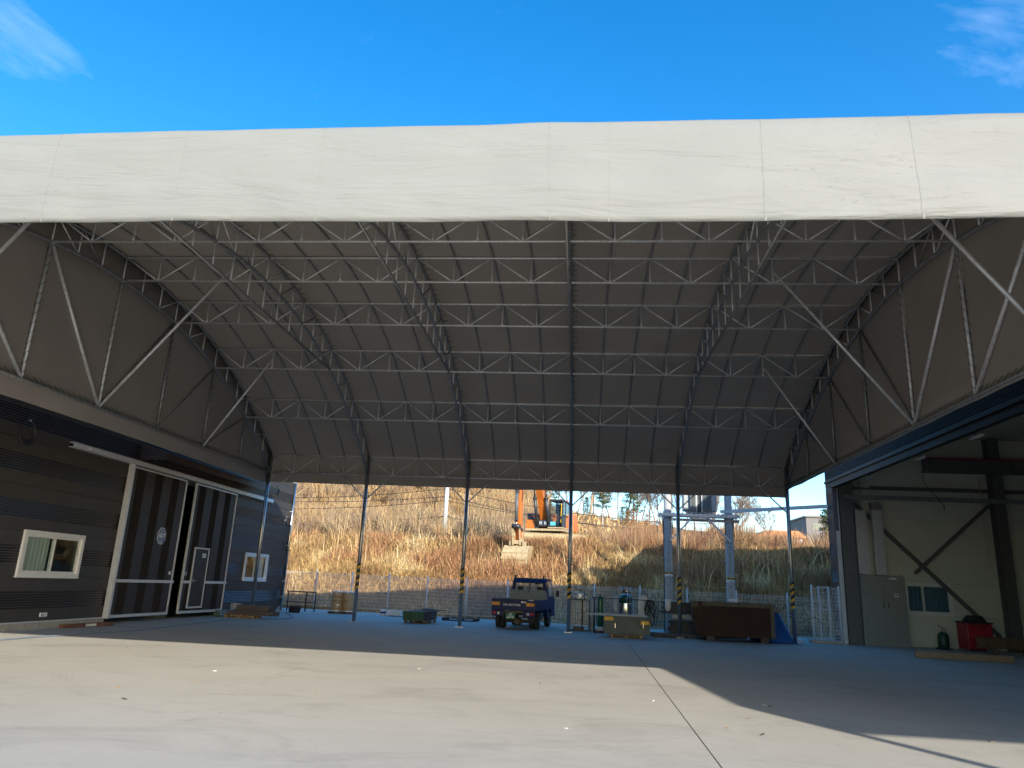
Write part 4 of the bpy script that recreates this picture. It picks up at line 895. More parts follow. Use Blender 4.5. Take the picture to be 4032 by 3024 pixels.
fr = thing('pole_platform', 'galvanised steel platform beams and braces bolted between the two concrete poles', 'frame', (5.1, PY, 4.7))
for y, z in ((PY-.26, 4.80), (PY+.26, 4.80)): MB().box(3.38, y-.05, z, 6.80, y-.035, z+.12, galv).box(3.38, y-.035, z, 6.80, y+.02, z+.015, galv).box(3.38, y-.035, z+.105, 6.80, y+.02, z+.12, galv).build('main_beam', fr)
MB().box(4.0, PY-.19, 4.60, 6.80, PY-.175, 4.72, galvd).build('lower_beam', fr)
for k in range(12): MB().box(4.0+.19*k, PY-.32, 4.925, 4.05+.19*k, PY+.32, 4.955, galv).build('cross_bar', fr)
for a_, b_ in (((3.86, PY-.24, 3.75), (4.80, PY-.24, 4.74)), ((6.40, PY-.24, 3.80), (5.44, PY-.24, 4.74))): MB().bar(a_, b_, .06, .07, galv).build('diagonal_brace', fr)
MB().box(4.70, PY-.27, 4.69, 5.55, PY-.255, 4.795, galv).build('gusset', fr)
for x in (3.58, 3.99, 6.20, 6.56): MB().bar((x, PY-.22, 4.0), (x-.03, PY-.22, 4.8), .03, .03, darks).build('hanger_rod', fr)
tf = thing('transformer', 'pale grey oil transformer with cooling fins on the pole platform', 'transformer', (5.15, PY, 4.96))
tg_ = mat('transformer grey', (.36, .40, .39), .5)
MB().box(4.46, PY-.28, 5.06, 5.86, PY+.3, 6.4, tg_).box(4.62, PY-.22, 4.957, 5.7, PY+.24, 5.058, tg_).build('tank', tf, bevel=.02)
for k in range(18):
    x = 4.72+.052*k
    if 4.95 < x < 5.22: continue
    MB().box(x, PY-.44, 5.12, x+.012, PY-.281, 6.3, tg_).build('cooling_fin', tf)
for x in (4.98, 5.2): MB().box(x, PY-.40, 4.99, x+.03, PY-.36, 6.3, galv).build('support_bar', tf)
mb = MB()
for k in range(4): mb.tube([(5.03+.04*k, PY-.33, 6.3), (5.04+.04*k, PY-.36, 5.6), (5.03+.045*k, PY-.33, 5.0)], .012, hosem, 5)
mb.build('cable', tf)
for x in (4.8, 5.15, 5.5): MB().lathe((x, PY, 6.4), [(.05, 0), (.07, .05), (.04, .08), (.07, .13), (.04, .16), (.07, .21), (.02, .3)], brownst, 12).build('bushing', tf)

# ------------------------------------------------------------------ excavator
exy = (-1.95, 49.2); hd = math.atan2(-.971, -.237)
ez_ = hgt(*exy)-.05
ex = thing('excavator', 'orange tracked excavator parked on top of the bank with its mud covered bucket lowered', 'excavator', (exy[0], exy[1], ez_), hd)
def X_(mb, name, par=None, bevel=0): return mb.build(name, par or ex, world=False, bevel=bevel)
dkg = mat('machine dark grey', (.035, .036, .04), .4)
ga = -hd                                  # tracks lie across: along world X
Tm = Matrix.Rotation(ga, 4, 'Z')
for s_, yy in ((0, -1.15), (1, 1.15)):
    m = MB(); prof = []
    for k in range(40):
        t = k/40*2*math.pi; x = 2.25*max(-1, min(1, math.cos(t)*1.45)); cx = 1.95 if math.cos(t) > 0 else -1.95
        z = .43+.40*math.sin(t) if abs(math.cos(t)) > .0 else 0
        prof.append((max(-2.35, min(2.35, 2.9*math.cos(t))), .43+.41*max(-1, min(1, 1.5*math.sin(t)))))
    m.prism(prof, yy-.28, yy+.28, mud, 'Y')
    for k in range(22):
        x = -2.1+k*.2; m.box(x, yy-.30, .845, x+.14, yy+.30, .88, mud).box(x, yy-.30, -.01, x+.14, yy+.30, .02, mud)
    m.xf(Tm); tk = X_(m, 'track')
    for k in range(6):
        w = MB().lathe((-1.75+.7*k, yy-.29, .35), [(.17, -.02), (.17, .02), (.06, .03)], mud, 14, 'Y'); w.xf(Tm); X_(w, 'roller', tk)
m = MB().box(-1.2, -.85, .3, 1.2, .85, .85, mud).lathe((0, 0, .85), [(.62, 0), (.62, .18)], dkg, 24); m.xf(Tm); X_(m, 'undercarriage')
X_(MB().box(-1.5, -1.25, 1.03, 1.35, 1.25, 1.16, mud), 'deck')
X_(MB().prism([(-2.35, 1.16), (-1.3, 1.16), (-1.3, 2.35), (-2.1, 2.35), (-2.45, 2.05), (-2.5, 1.5)], -1.27, 1.27, orange, 'Y'), 'counterweight', bevel=.06)
hb = X_(MB().box(-1.29, -1.27, 1.17, 1.2, -.55, 1.72, orange), 'side_box', bevel=.04); X_(MB().box(-1.28, -1.26, 1.725, 1.0, -.56, 2.15, dkg), 'side_box_top', hb, .03); X_(MB().box(1.001, -1.15, 1.93, 1.02, -.65, 1.97, red), 'red_strip', hb)
X_(MB().box(-1.28, -.54, 1.17, -.2, 1.25, 2.25, orange), 'engine_cover', bevel=.05)
X_(MB().box(-.9, .25, 1.17, 1.42, 1.27, 1.26, mud), 'cab_base', bevel=.02)
# cab: posts, roof, panes, door
cb3 = X_(MB().box(-.35, .28, 2.92, 1.30, 1.22, 3.02, dkg), 'cab', bevel=.03)
cx0, cx1 = -.33, 1.36
for x, y, t in ((cx1, .31, 0), (cx1, 1.19, 0), (cx0, .31, 0), (cx0, 1.19, 0), (.62, 1.19, 0)):
    X_(MB().bar((x, y, 1.27), (x-(.12 if x > 1 else 0), y, 2.92), .07, .07, dkg), 'cab_post', cb3)
X_(MB().bar((cx1+.01, .35, 1.95), (cx1+.01, 1.15, 1.95), .05, .04, dkg), 'cab_rail', cb3)
X_(MB().add([(cx1, .35, 1.30), (cx1, 1.15, 1.30), (cx1-.05, 1.15, 1.92), (cx1-.05, .35, 1.92)], [(0, 1, 2, 3)], glass), 'windscreen_lower', cb3)
X_(MB().add([(cx1-.05, .35, 1.98), (cx1-.05, 1.15, 1.98), (cx1-.115, 1.15, 2.88), (cx1-.115, .35, 2.88)], [(0, 1, 2, 3)], glass), 'windscreen', cb3)
X_(MB().box(.66, 1.185, 1.95, 1.28, 1.195, 2.86, glass).box(-.28, 1.185, 1.95, .58, 1.195, 2.86, glass), 'side_pane', cb3)
X_(MB().box(-.28, 1.18, 1.28, .58, 1.20, 1.94, orange).box(.66, 1.18, 1.28, 1.3, 1.20, 1.94, dkg), 'door_panel', cb3)
X_(MB().box(-.28, .3, 1.95, 1.2, .315, 2.86, glass), 'inner_side_pane', cb3)
X_(MB().box(-.34, .35, 1.27, -.30, 1.15, 2.9, dkg), 'rear_wall', cb3)
X_(MB().box(-.1, .5, 1.3, .45, 1.0, 1.75, blackm).box(-.15, .5, 1.751, -.02, 1.0, 2.5, blackm), 'seat', cb3, .03)
X_(MB().tube([(cx1+.04, 1.12, 1.5), (cx1+.1, 1.12, 1.6), (cx1-.02, 1.12, 2.75)], .022, yel), 'grab_rail', cb3)
X_(MB().box(cx1-.03, .4, 1.35, cx1-.01, .75, 1.6, mat('cyan cloth', (.1, .45, .55), .8)), 'floor_mat', cb3)
for y in (.45, 1.05): X_(MB().box(1.2, y-.09, 3.03, 1.34, y+.09, 3.13, alu), 'work_lamp', cb3)
X_(MB().lathe((-.25, 1.1, 3.03), [(.06, 0), (.06, .12), (.03, .16)], orange, 12), 'beacon', cb3)
X_(MB().box(cx1+.1, .95, 1.75, cx1+.14, 1.15, 1.95, blk).tube([(cx1, 1.2, 1.6), (cx1+.12, 1.05, 1.8)], .012, blk, 5), 'mirror', cb3)
# boom, cylinders, arm, bucket (all in the plane y = -.12)
by = -.12
def side_plate(pts, w, mt): return MB().prism(pts, by-w/2, by+w/2, mt, 'Y')
bmm = side_plate([(.55, 1.35), (.80, 1.25), (1.9, 2.9), (3.2, 4.55), (4.5, 5.15), (6.25, 5.55), (6.3, 5.85), (4.6, 5.75), (2.9, 5.2), (1.45, 3.6), (.5, 1.7)], .46, orange)
bo = X_(bmm, 'boom', bevel=.03)
X_(MB().box(.3, by-.55, 1.17, 1.25, by-.30, 1.85, dkg).box(.3, by+.30, 1.17, 1.25, by+.40, 1.85, dkg).box(1.0, by-.298, 1.3, 1.3, by+.298, 1.7, dkg), 'boom_bracket', bevel=.02)
for q in (-.2, -.1, .12, .2): X_(MB().box(1.301, by+q, 1.42, 1.33, by+q+.05, 1.62, alu), 'hose_fitting')
for s_ in (-1, 1):
    X_(MB().tube([(1.25, by+s_*.38, 1.35), (1.95, by+s_*.38, 3.05)], .11, dkg, 12), 'boom_cylinder', bo); X_(MB().tube([(1.95, by+s_*.38, 3.05), (2.5, by+s_*.36, 4.4)], .055, chrome, 10), 'boom_rod', bo)
    X_(MB().lathe((1.95, by+s_*.38, 3.0), [(.13, -.06), (.13, .08)], dkg, 12), 'cylinder_collar', bo)
ax_, az_ = 6.2, 5.7       # arm pin
tipx, tipz = 6.05, .25
arm = side_plate([(ax_-.25, az_+.75), (ax_+.15, az_+.9), (ax_+.35, az_+.1), (ax_+.22, 2.4), (tipx+.14, tipz-.12), (tipx-.12, tipz-.12), (ax_-.25, 2.6), (ax_-.4, az_+.0)], .34, orange)
ao = X_(arm, 'arm', bevel=.02)
X_(MB().tube([(ax_+.46, by, 2.75), (ax_+.40, by, 1.15)], .10, greysteel, 14), 'bucket_cylinder', ao); X_(MB().tube([(ax_+.40, by, 1.15), (ax_+.38, by, .85)], .055, chrome, 10), 'bucket_rod', ao)
X_(MB().lathe((ax_+.41, by, 1.2), [(.12, -.05), (.12, .08)], dkg, 14), 'cylinder_collar', ao); X_(MB().box(ax_+.30, by-.09, 2.7, ax_+.54, by+.09, 3.0, dkg), 'cylinder_eye', ao)
X_(MB().tube([(ax_+.38, by-.24, .85), (ax_+.38, by+.24, .85)], .13, dkg, 12).bar((ax_+.36, by-.20, .82), (tipx+.35, by-.20, .05), .05, .14, mud).bar((ax_+.36, by+.20, .82), (tipx+.35, by+.20, .05), .05, .14, mud).bar((ax_+.3, by-.20, .82), (tipx-.02, by-.22, .65), .05, .1, dkg).bar((ax_+.3, by+.20, .82), (tipx-.02, by+.22, .65), .05, .1, dkg), 'link', ao)
for q in (-.26, .26): X_(MB().tube([(ax_+.1, by+q, 5.2), (ax_+.42, by+q*1.5, 4.4), (ax_+.30, by+q*1.35, 3.6), (ax_+.18, by+q*.9, 3.0)], .028, mud if q > 0 else hosem, 6).tube([(ax_+.0, by+q*.8, 4.8), (ax_+.02, by+q*.8, 3.2), (ax_+.1, by+q*.8, 2.3)], .02, hosem, 6), 'hose', ao)
# quick coupler and bucket
BK = Matrix.Translation((0, 0, -.92))
def XB(mb, *a): return X_(mb.xf(BK), *a)
XB(MB().box(tipx-.2, by-.26, .72, tipx+.45, by-.17, 1.12, mud).box(tipx-.2, by+.17, .72, tipx+.45, by+.26, 1.12, mud).box(tipx-.15, by-.168, .78, tipx+.4, by+.168, .95, mud).tube([(tipx+.34, by-.3, .95), (tipx+.34, by+.3, .95)], .06, mud, 10), 'coupler', ao, .015)
bw = .76; bk = MB(); sp = [(-.35, .72), (.30, .70), (.62, .42), (.78, 0.0), (.74, -.38), (.55, -.66), (.15, -.80)]; sp = [(tipx+a_, b_) for a_, b_ in sp]
n = len(sp); vs = [(u, by+s_*bw, w_) for s_ in (-1, 1) for u, w_ in sp]; inn = [(u-(.05 if i > 0 else -.0), by+s_*(bw-.04), w_-.04) for s_ in (-1, 1) for i, (u, w_) in enumerate(sp)]
bk.add(vs, [(i, i+1, n+i+1, n+i) for i in range(n-1)]+[list(range(n)), list(range(2*n-1, n-1, -1))], mud)
bo2 = XB(bk, 'bucket', ao, .02)
XB(MB().box(tipx-.2, by-.42, .70, tipx+.42, by-.36, .96, mud).box(tipx-.2, by+.36, .70, tipx+.42, by+.42, .96, mud), 'bucket_ear', bo2)
XB(MB().bar((tipx+.80, by-bw, -.02), (tipx+.80, by+bw, -.02), .04, .16, mud).bar((tipx+.74, by-bw, -.4), (tipx+.74, by+bw, -.4), .05, .10, mud).bar((tipx+.68, by-bw, .3), (tipx+.68, by+bw, .3), .05, .06, mud), 'wear_strip', bo2)
for q in (-.62, -.3, .02, .34, .66): XB(MB().prism([(tipx+.05, -.78), (tipx+.25, -.80), (tipx-.12, -1.02)], by+q-.05, by+q+.05, mud, 'Y'), 'tooth', bo2)
sp_ = thing('soil_heap', 'pale mud heaped under the digger in front of its tracks', 'soil', (-2.5, 45.2, 0)); mb = MB(); nn_ = 22
vs = [(-6.2+.42*i*1.0, 45.6+.3*j, hgt(-6.2+.42*i, 45.6+.3*j)+.14*math.sin(math.pi*i/(nn_-1))**.5*math.sin(math.pi*min(1, j/4.5))**.8-.03+.14*nz2(i*.9, j*.8, 1)) for j in range(6) for i in range(nn_)]
mb.add(vs, [(j*nn_+i, j*nn_+i+1, (j+1)*nn_+i+1, (j+1)*nn_+i) for j in range(5) for i in range(nn_-1)], mud, True); o_ = mb.build('soil', sp_)

# ------------------------------------------------------------------ truck
tk = thing('flatbed_truck', 'dark blue flatbed truck with grey headboard parked tail towards the camera', 'truck', (-2.36, 30.35, 0), R(-8))
def T_(mb, name, par=None, bevel=0): return mb.build(name, par or tk, world=False, bevel=bevel)
hw = .855
T_(MB().box(-hw, -.82, .70, hw, 1.92, .76, navy), 'bed_floor', bevel=.01)
tgt = T_(MB().box(-hw-.02, -.87, .71, hw+.02, -.83, 1.11, navy), 'tailgate', bevel=.012)
T_(MB().box(-hw-.02, -.885, 1.07, hw+.02, -.87, 1.115, navy).box(-hw, -.882, .86, hw, -.87, .875, navy).box(-hw, -.882, .72, hw, -.87, .735, navy), 'tailgate_rib', tgt)
for s_ in (-1, 1):
    T_(MB().box(s_*hw-.025, -.82, .72, s_*hw+.025, 1.9, 1.10, navy).box(s_*hw-.032, -.8, 1.075, s_*hw+.032, 1.9, 1.105, navy).box(s_*hw+(.02 if s_ > 0 else -.04), -.8, .88, s_*hw+(.04 if s_ > 0 else -.02), 1.88, .90, navy), 'side_gate', bevel=.006)
    for k in range(9): T_(MB().tube([(s_*(hw+.03), -.6+.29*k, .72), (s_*(hw+.04), -.6+.29*k, .66), (s_*(hw+.0), -.6+.29*k, .64)], .012, navy, 5), 'rope_hook')
    # hazard plate
    x0_ = -.86 if s_ < 0 else .50
    T_(MB().box(x0_, -.889, .865, x0_+.32, -.886, .985, yel), 'hazard_plate', tgt)
    mb = MB()
    for k in range(4):
        a_ = x0_+.005+.08*k; pts = [(a_, .867), (a_+.035, .867), (a_+.085, .983), (a_+.05, .983)]
        pts = [(min(max(u, x0_), x0_+.32), w_) for u, w_ in pts]; mb.prism(pts, -.8915, -.8895, mat('hazard red', (.62, .03, .02), .4), 'Y')
    T_(mb, 'hazard_stripe', tgt)
    T_(MB().box(s_*.62-.22, -.87, .47, s_*.62+.22, -.80, .705, navy), 'lamp_bracket', bevel=.02)
    T_(MB().lathe((s_*.745, -.885, .585), [(.062, .03), (.062, 0), (.05, -.015), (.02, -.02)], redl, 18, 'Y'), 'tail_lamp'); T_(MB().lathe((s_*.575, -.885, .575), [(.058, .03), (.058, 0), (.045, -.012), (.02, -.016)], whl, 18, 'Y'), 'reverse_lamp')
    T_(MB().box(s_*.66-.14, -.62, .28, s_*.66+.14, -.60, .62, blackm), 'mud_flap') if s_ > 0 else None
tt = text_mb('KIA MOTORS', .105, silver, .003, .0022); tt.xf(Matrix.Translation((-.06, -.8905, .895)) @ Matrix.Rotation(R(90), 4, 'X') @ Matrix.Scale(1.08, 4, (1, 0, 0))); T_(tt, 'lettering', tgt)
T_(MB().box(.30, -.888, .985, .40, -.886, 1.045, white).box(.41, -.888, .985, .50, -.886, 1.04, silver), 'sticker', tgt)
T_(MB().box(.56, -.895, 1.08, .78, -.886, 1.10, silver), 'gate_latch', tgt)
T_(MB().box(-.30, -.86, .37, .08, -.845, .60, platg), 'number_plate', bevel=.004); pl = tk.children[-1]
t1 = text_mb('6374', .13, white, .002, .003); t1.xf(Matrix.Translation((-.11, -.863, .445)) @ Matrix.Rotation(R(90), 4, 'X') @ Matrix.Scale(1.05, 4, (1, 0, 0))); T_(t1, 'plate_number', pl)
t1 = text_mb('80로', .06, white, .002, .0015); t1.xf(Matrix.Translation((-.11, -.863, .555)) @ Matrix.Rotation(R(90), 4, 'X')); T_(t1, 'plate_number', pl)
T_(MB().box(-.42, -.84, .42, -.36, 3.2, .62, darks).box(.36, -.84, .42, .42, 3.2, .62, darks).box(-.36, -.82, .60, .36, -.74, .69, rustl).box(-.36, .4, .5, .36, .48, .6, darks), 'chassis')
T_(MB().tube([(-.62, 0, .27), (-.16, 0, .27), (-.13, 0, .27), (.13, 0, .27), (.16, 0, .27), (.62, 0, .27)], [.05, .06, .15, .15, .06, .05], rustl, 12).lathe((0, -.14, .27), [(.10, -.05), (.15, .05)], rustl, 14, 'Y'), 'rear_axle')
for s_ in (-1, 1): T_(MB().bar((s_*.5, -.62, .52), (s_*.5, 0, .36), .06, .05, rustl).bar((s_*.5, 0, .36), (s_*.5, .62, .52), .06, .05, rustl), 'leaf_spring')
def wheel(x, y, r, w):
    o = T_(MB().lathe((x, y, r), [(r*.6, -w/2), (r*.95, -w/2), (r, -w/2+.02), (r, -w*.17), (r-.010, -w*.165), (r-.010, -w*.115), (r, -w*.11), (r, w*.11), (r-.010, w*.115), (r-.010, w*.165), (r, w*.17), (r, w/2-.02), (r*.95, w/2), (r*.6, w/2)], tyrem, 28, 'X'), 'wheel')
    T_(MB().lathe((x, y, r), [(r*.59, -w*.4), (r*.59, w*.4)], alu, 20, 'X'), 'rim', o); mb = MB()
    for k in range(30):
        a_ = 2*math.pi*k/30
        for q in (-.36, .36): mb.bar((x+w*(q-.07), y+(r+.001)*math.cos(a_), r+(r+.001)*math.sin(a_)), (x+w*(q+.07), y+(r+.001)*math.cos(a_+.06), r+(r+.001)*math.sin(a_+.06)), .02, .01, tyrem)
    T_(mb, 'tread_blocks', o)
for s_ in (-1, 1):
    for q in (.575, .765): wheel(s_*q, 0, .275, .155)
    wheel(s_*.70, 2.60, .315, .185)
for s_ in (-1, 1): T_(MB().box(s_*.67-.19, -.32, .56, s_*.67+.19, .32, .60, darks), 'mudguard')
T_(MB().box(.50, .62, .32, .80, 1.15, .62, darks), 'fuel_tank', bevel=.03); T_(MB().box(-.80, .62, .35, -.5, 1.1, .62, darks), 'battery_box', bevel=.02)
# headboard
hbd = T_(MB().prism([(-.82, .77), (.82, .77), (.82, 1.18), (.75, 1.40), (.70, 1.46), (.05, 1.46), (0, 1.34), (-.05, 1.46), (-.70, 1.46), (-.75, 1.40), (-.82, 1.18)], 1.88, 1.91, truckgrey, 'Y'), 'headboard')
T_(MB().box(-.82, 1.855, 1.14, .82, 1.88, 1.17, truckgrey), 'headboard_rib', hbd)
T_(MB().box(-.60, 1.872, 1.2, -.585, 1.879, 1.44, rustl).box(-.42, 1.872, 1.2, -.405, 1.879, 1.44, rustl), 'rust_streak', hbd)
# cab
cabp = [(1.97, .42), (1.97, 1.30), (2.02, 1.78), (2.10, 1.90), (2.22, 1.95), (3.02, 1.95), (3.18, 1.90), (3.62, 1.22), (3.74, 1.08), (3.80, .70), (3.78, .42)]
def cab_shell(w0, w1): # profile extruded with tumblehome
    mb = MB(); n = len(cabp)
    def wid(z): return w0 if z < 1.15 else w0+(w1-w0)*(z-1.15)/.8
    vs = [(s_*wid(z), y, z) for s_ in (-1, 1) for y, z in cabp]
    ix = lambda s_, i: s_*n+i % n
    # skip the rear window face (1.30..1.78) and the windscreen face
    fs = [(ix(0, i), ix(0, i+1), ix(1, i+1), ix(1, i)) for i in range(n) if i not in (1, 6)]
    mb.add(vs, fs, navy, True); return mb, wid
mb, wid = cab_shell(.80, .69); cab_o = T_(mb, 'cab')
zb = [1.30, 1.42, 1.72, 1.78]; 
def rearf(x0_, x1_, z0_, z1_, mt, name, off=0):
    y_ = lambda z: 1.97+.05*(z-1.30)/.48+off
    return T_(MB().add([(x0_, y_(z0_), z0_), (x1_, y_(z0_), z0_), (x1_, y_(z1_), z1_), (x0_, y_(z1_), z1_)], [(0, 1, 2, 3)], mt), name, cab_o)
rearf(-.78, .78, 1.30, 1.40, navy, 'rear_panel'); rearf(-.70, .70, 1.745, 1.78, navy, 'rear_panel'); 
T_(MB().add([(-.78, 1.98, 1.40), (-.60, 1.98, 1.40), (-.56, 2.015, 1.745), (-.71, 2.015, 1.745)], [(0, 1, 2, 3)], navy).add([(.60, 1.98, 1.40), (.78, 1.98, 1.40), (.71, 2.015, 1.745), (.56, 2.015, 1.745)], [(0, 1, 2, 3)], navy), 'rear_corner', cab_o)
rearf(-.60, .60, 1.40, 1.745, glass, 'rear_window', .004)
mb = MB()
for a_, b_, c_, d_ in ((-.62, -.59, 1.39, 1.755), (.59, .62, 1.39, 1.755)): mb.box(a_, 1.965, c_, b_, 1.975+.03, d_, blackm)
mb.box(-.59, 1.965, 1.385, .59, 1.995, 1.41, blackm).box(-.59, 1.99, 1.735, .59, 2.01, 1.755, blackm).box(-.01, 1.98, 1.41, .01, 2.0, 1.735, blackm); T_(mb, 'window_rubber', cab_o)
# side faces with window openings
for s_ in (-1, 1):
    w_ = lambda z: s_*wid(z)
    low = [(y, z) for y, z in cabp if z <= 1.22]; mb = MB()
    # lower side with wheel arch
    arch = [(2.60+.40*math.cos(t), .36+.40*math.sin(t)) for t in np.linspace(math.pi, 0, 12)]
    poly = [(1.97, .42)]+[(1.97, 1.20)]+[(3.62, 1.20), (3.74, 1.08), (3.80, .70), (3.78, .42)]+[(3.0, .42)]+arch[::-1]
    vs = [(w_(z), y, z) for y, z in poly]; mb.add(vs, [list(range(len(vs)))], navy)
    for pq in ([(1.97, 1.20), (2.02, 1.78), (2.10, 1.90), (2.28, 1.93), (2.28, 1.20)], [(2.28, 1.84), (2.28, 1.93), (3.02, 1.95), (3.18, 1.90), (3.10, 1.84)], [(3.10, 1.84), (3.18, 1.90), (3.62, 1.20), (3.52, 1.20)]):
        mb.add([(w_(z), y, z) for y, z in pq], [list(range(len(pq)))], navy)
    T_(mb, 'cab_side', cab_o)
    T_(MB().add([(w_(z)-s_*.012, y, z) for y, z in ((2.28, 1.20), (2.28, 1.84), (3.10, 1.84), (3.52, 1.20))], [(0, 1, 2, 3)], glass), 'side_window', cab_o)
    T_(MB().box(w_(1.0)-.004, 2.22, .62, w_(1.0)+.004, 2.235, 1.19, blk).box(w_(1)-s_*.0-.012, 2.30, 1.03, w_(1)+.012, 2.45, 1.06, blk), 'door_seam', cab_o)
    T_(MB().tube([(s_*.79, 3.3, 1.30), (s_*.98, 3.28, 1.36)], .014, blk, 6).box(s_*1.0-.07, 3.24, 1.22, s_*1.0+.07, 3.32, 1.48, blk), 'wing_mirror', cab_o, .02)
T_(MB().add([(-.70, 3.18, 1.90), (.70, 3.18, 1.90), (.79, 3.62, 1.22), (-.79, 3.62, 1.22)], [(0, 1, 2, 3)], glass), 'windscreen', cab_o)
T_(MB().box(-.75, 2.0, .7, .75, 3.7, .74, blk).box(-.7, 3.35, .75, .7, 3.6, 1.12, blk), 'interior', cab_o)
for x in (-.42, .42): T_(MB().box(x-.24, 2.15, .75, x+.24, 2.65, .98, blackm).box(x-.22, 2.10, .981, x+.22, 2.22, 1.45, blackm).box(x-.12, 2.1, 1.46, x+.12, 2.2, 1.60, blackm), 'seat', cab_o, .03)
T_(MB().lathe((-.42, 3.15, 1.2), [(.18, -.01), (.18, .01), (.155, .012), (.155, -.012)], blk, 16, 'Y'), 'steering_wheel', cab_o); T_(MB().box(.03, 3.05, 1.70, .22, 3.07, 1.78, blk), 'rear_view_mirror', cab_o)
gr_ = MB()
for x in (-.26, .05, .36): gr_.bar((x, 1.93, 1.44), (x, 1.99, 1.92), .022, .022, blk)
gr_.bar((-.62, 1.99, 1.93), (.62, 1.99, 1.93), .03, .03, blk)
for x in (-.6, .6): gr_.box(x-.03, 1.96, 1.90, x+.03, 2.02, 2.05, blk)
T_(gr_, 'load_guard', cab_o)

# ------------------------------------------------------------------ yard equipment
def pallet(parent, w, d, h=.11, mt=wood, z=0, x=0, y=0, world=False):
    n = 6
    for k in range(n): MB().box(x-w/2+k*(w-.09)/(n-1), y-d/2, z+h-.018, x-w/2+k*(w-.09)/(n-1)+.09, y+d/2, z+h, mt).build('pallet_board', parent, world=False)
    for q in (-1, 0, 1):
        MB().box(x-w/2, y+q*(d/2-.045)-.04, z+h-.038, x+w/2, y+q*(d/2-.045)+.04, z+h-.0185, mt).build('stringer', parent, world=False)
        for p in (-1, 0, 1): MB().box(x+p*(w/2-.05)-.05, y+q*(d/2-.045)-.04, z+.018, x+p*(w/2-.05)+.05, y+q*(d/2-.045)+.04, z+h-.0385, mt).build('block', parent, world=False)
        MB().box(x-w/2, y+q*(d/2-.045)-.04, z+.0, x+w/2, y+q*(d/2-.045)+.04, z+.0175, mt).build('bottom_board', parent, world=False)
# big steel box on a pallet
p = thing('wooden_pallet', 'low wooden pallet under the grey green steel box', 'pallet', (1.70, 28.15, 0)); pallet(p, 1.12, .95)
bx = thing('steel_box', 'grey green steel box with two yellow labels standing on a low pallet', 'box', (1.72, 28.15, .112))
MB().box(-.81, -.42, 0, .81, .42, .585, boxm).build('body', bx, world=False, bevel=.012); MB().box(-.83, -.44, .586, .83, .44, .60, boxm).build('lid', bx, world=False)
MB().box(-.80, -.424, .45, -.48, -.421, .575, yel).build('yellow_label', bx, world=False); MB().box(.49, -.424, .36, .81, -.421, .475, yel).build('yellow_label', bx, world=False)
MB().box(-.42, -.44, .20, -.40, -.421, .36, inox).build('latch', bx, world=False); MB().box(.56, -.44, .22, .575, -.421, .42, inox).build('latch', bx, world=False)
MB().tube([(.38, -.44, .5), (.40, -.45, .35), (.5, -.45, .27), (.62, -.45, .27), (.76, -.45, .38), (.80, -.44, .5)], .010, hosem, 5).build('hose_loop', bx, world=False)
for k in range(4):
    c_ = thing('steel_channel', ('front', 'second', 'third', 'rear')[k]+' blue grey galvanised channel of the four lying across the steel box', 'channel', (1.40, 27.9+.09*k, .716), R(-1.5), 'channels lying on the steel box'); cm = mat('zinc blue channel', (.10, .13, .17), .4, .6, .1)
    MB().box(-1.02+.03*k, -.04, 0, 1.02-.02*k, .04, .006, cm).box(-1.02+.03*k, -.04, .006, 1.02-.02*k, -.034, .07, cm).box(-1.02+.03*k, .034, .006, 1.02-.02*k, .04, .07, cm).box(-1.02+.03*k, -.034, .064, 1.02-.02*k, -.015, .07, cm).build('channel', c_, world=False)
# cylinder cart with green rail
ct = thing('cylinder_rack', 'dark pipe frame with a long green rail holding the gas bottles', 'rack', (1.5, 30.2, 0))
MB().tube([(.62, 29.7, 0), (.62, 29.7, 1.31), (2.55, 29.7, 1.28), (2.55, 29.7, 0)], .018, mat('green rail paint', (.02, .05, .035), .5), 8).build('rail_frame', ct)
MB().tube([(.62, 30.8, 0), (.62, 30.8, 1.31), (.62, 29.7, 1.31)], .018, darks, 8).tube([(.6, 29.7, .12), (.6, 30.9, .12)], .02, darks, 6).build('side_frame', ct)
MB().box(.62, 29.75, .02, 2.6, 31.2, .10, darks).build('base_tray', ct); MB().tube([(1.05, 30.9, 1.15), (1.35, 30.6, .85), (1.75, 30.5, .6)], .012, hosem, 5).tube([(2.2, 30.4, 1.0), (2.35, 30.2, .8)], .012, hosem, 5).build('hose', ct)
MB().box(.70, 29.78, .10, 1.0, 30.2, .22, foam).build('white_sill', ct)
def bottle(name, label, x, y, z, r, h, mt, cap=True, cat='gas bottle', collar=False, band=None):
    o = thing(name, label, cat, (x, y, z)); MB().lathe((0, 0, 0), [(r*.9, 0), (r, .03), (r, h*.86), (r*.92, h*.90), (r*.7, h*.94), (r*.3, h*.965), (.03, h*.97)], mt, 20).build('body', o, world=False)
    if band: MB().lathe((0, 0, 0), [(r+.002, h*.72), (r+.002, h*.86), (r*.94, h*.90), (r*.72, h*.94)], band, 20).build('shoulder_band', o, world=False)
    if collar:
        mb = MB(); n = 14
        for k in range(n):
            if k in (3, 10): continue
            a0_, a1_ = 6.283*k/n, 6.283*(k+1)/n; rr = r*.62; mb.add([(rr*math.cos(a0_), rr*math.sin(a0_), h*.9), (rr*math.cos(a1_), rr*math.sin(a1_), h*.9), (rr*math.cos(a1_), rr*math.sin(a1_), h*1.03), (rr*math.cos(a0_), rr*math.sin(a0_), h*1.03)], [(0, 1, 2, 3)], mt)
        mb.build('collar', o, world=False)
    MB().lathe((0, 0, h*.965), [(.018, 0), (.018, .05), (.03, .052), (.03, .08)], inox if not cap else darks, 10).tube([(0, 0, h*.965+.04), (.05, -.02, h*.965+.04)], .012, inox, 6).build('valve', o, world=False); return o
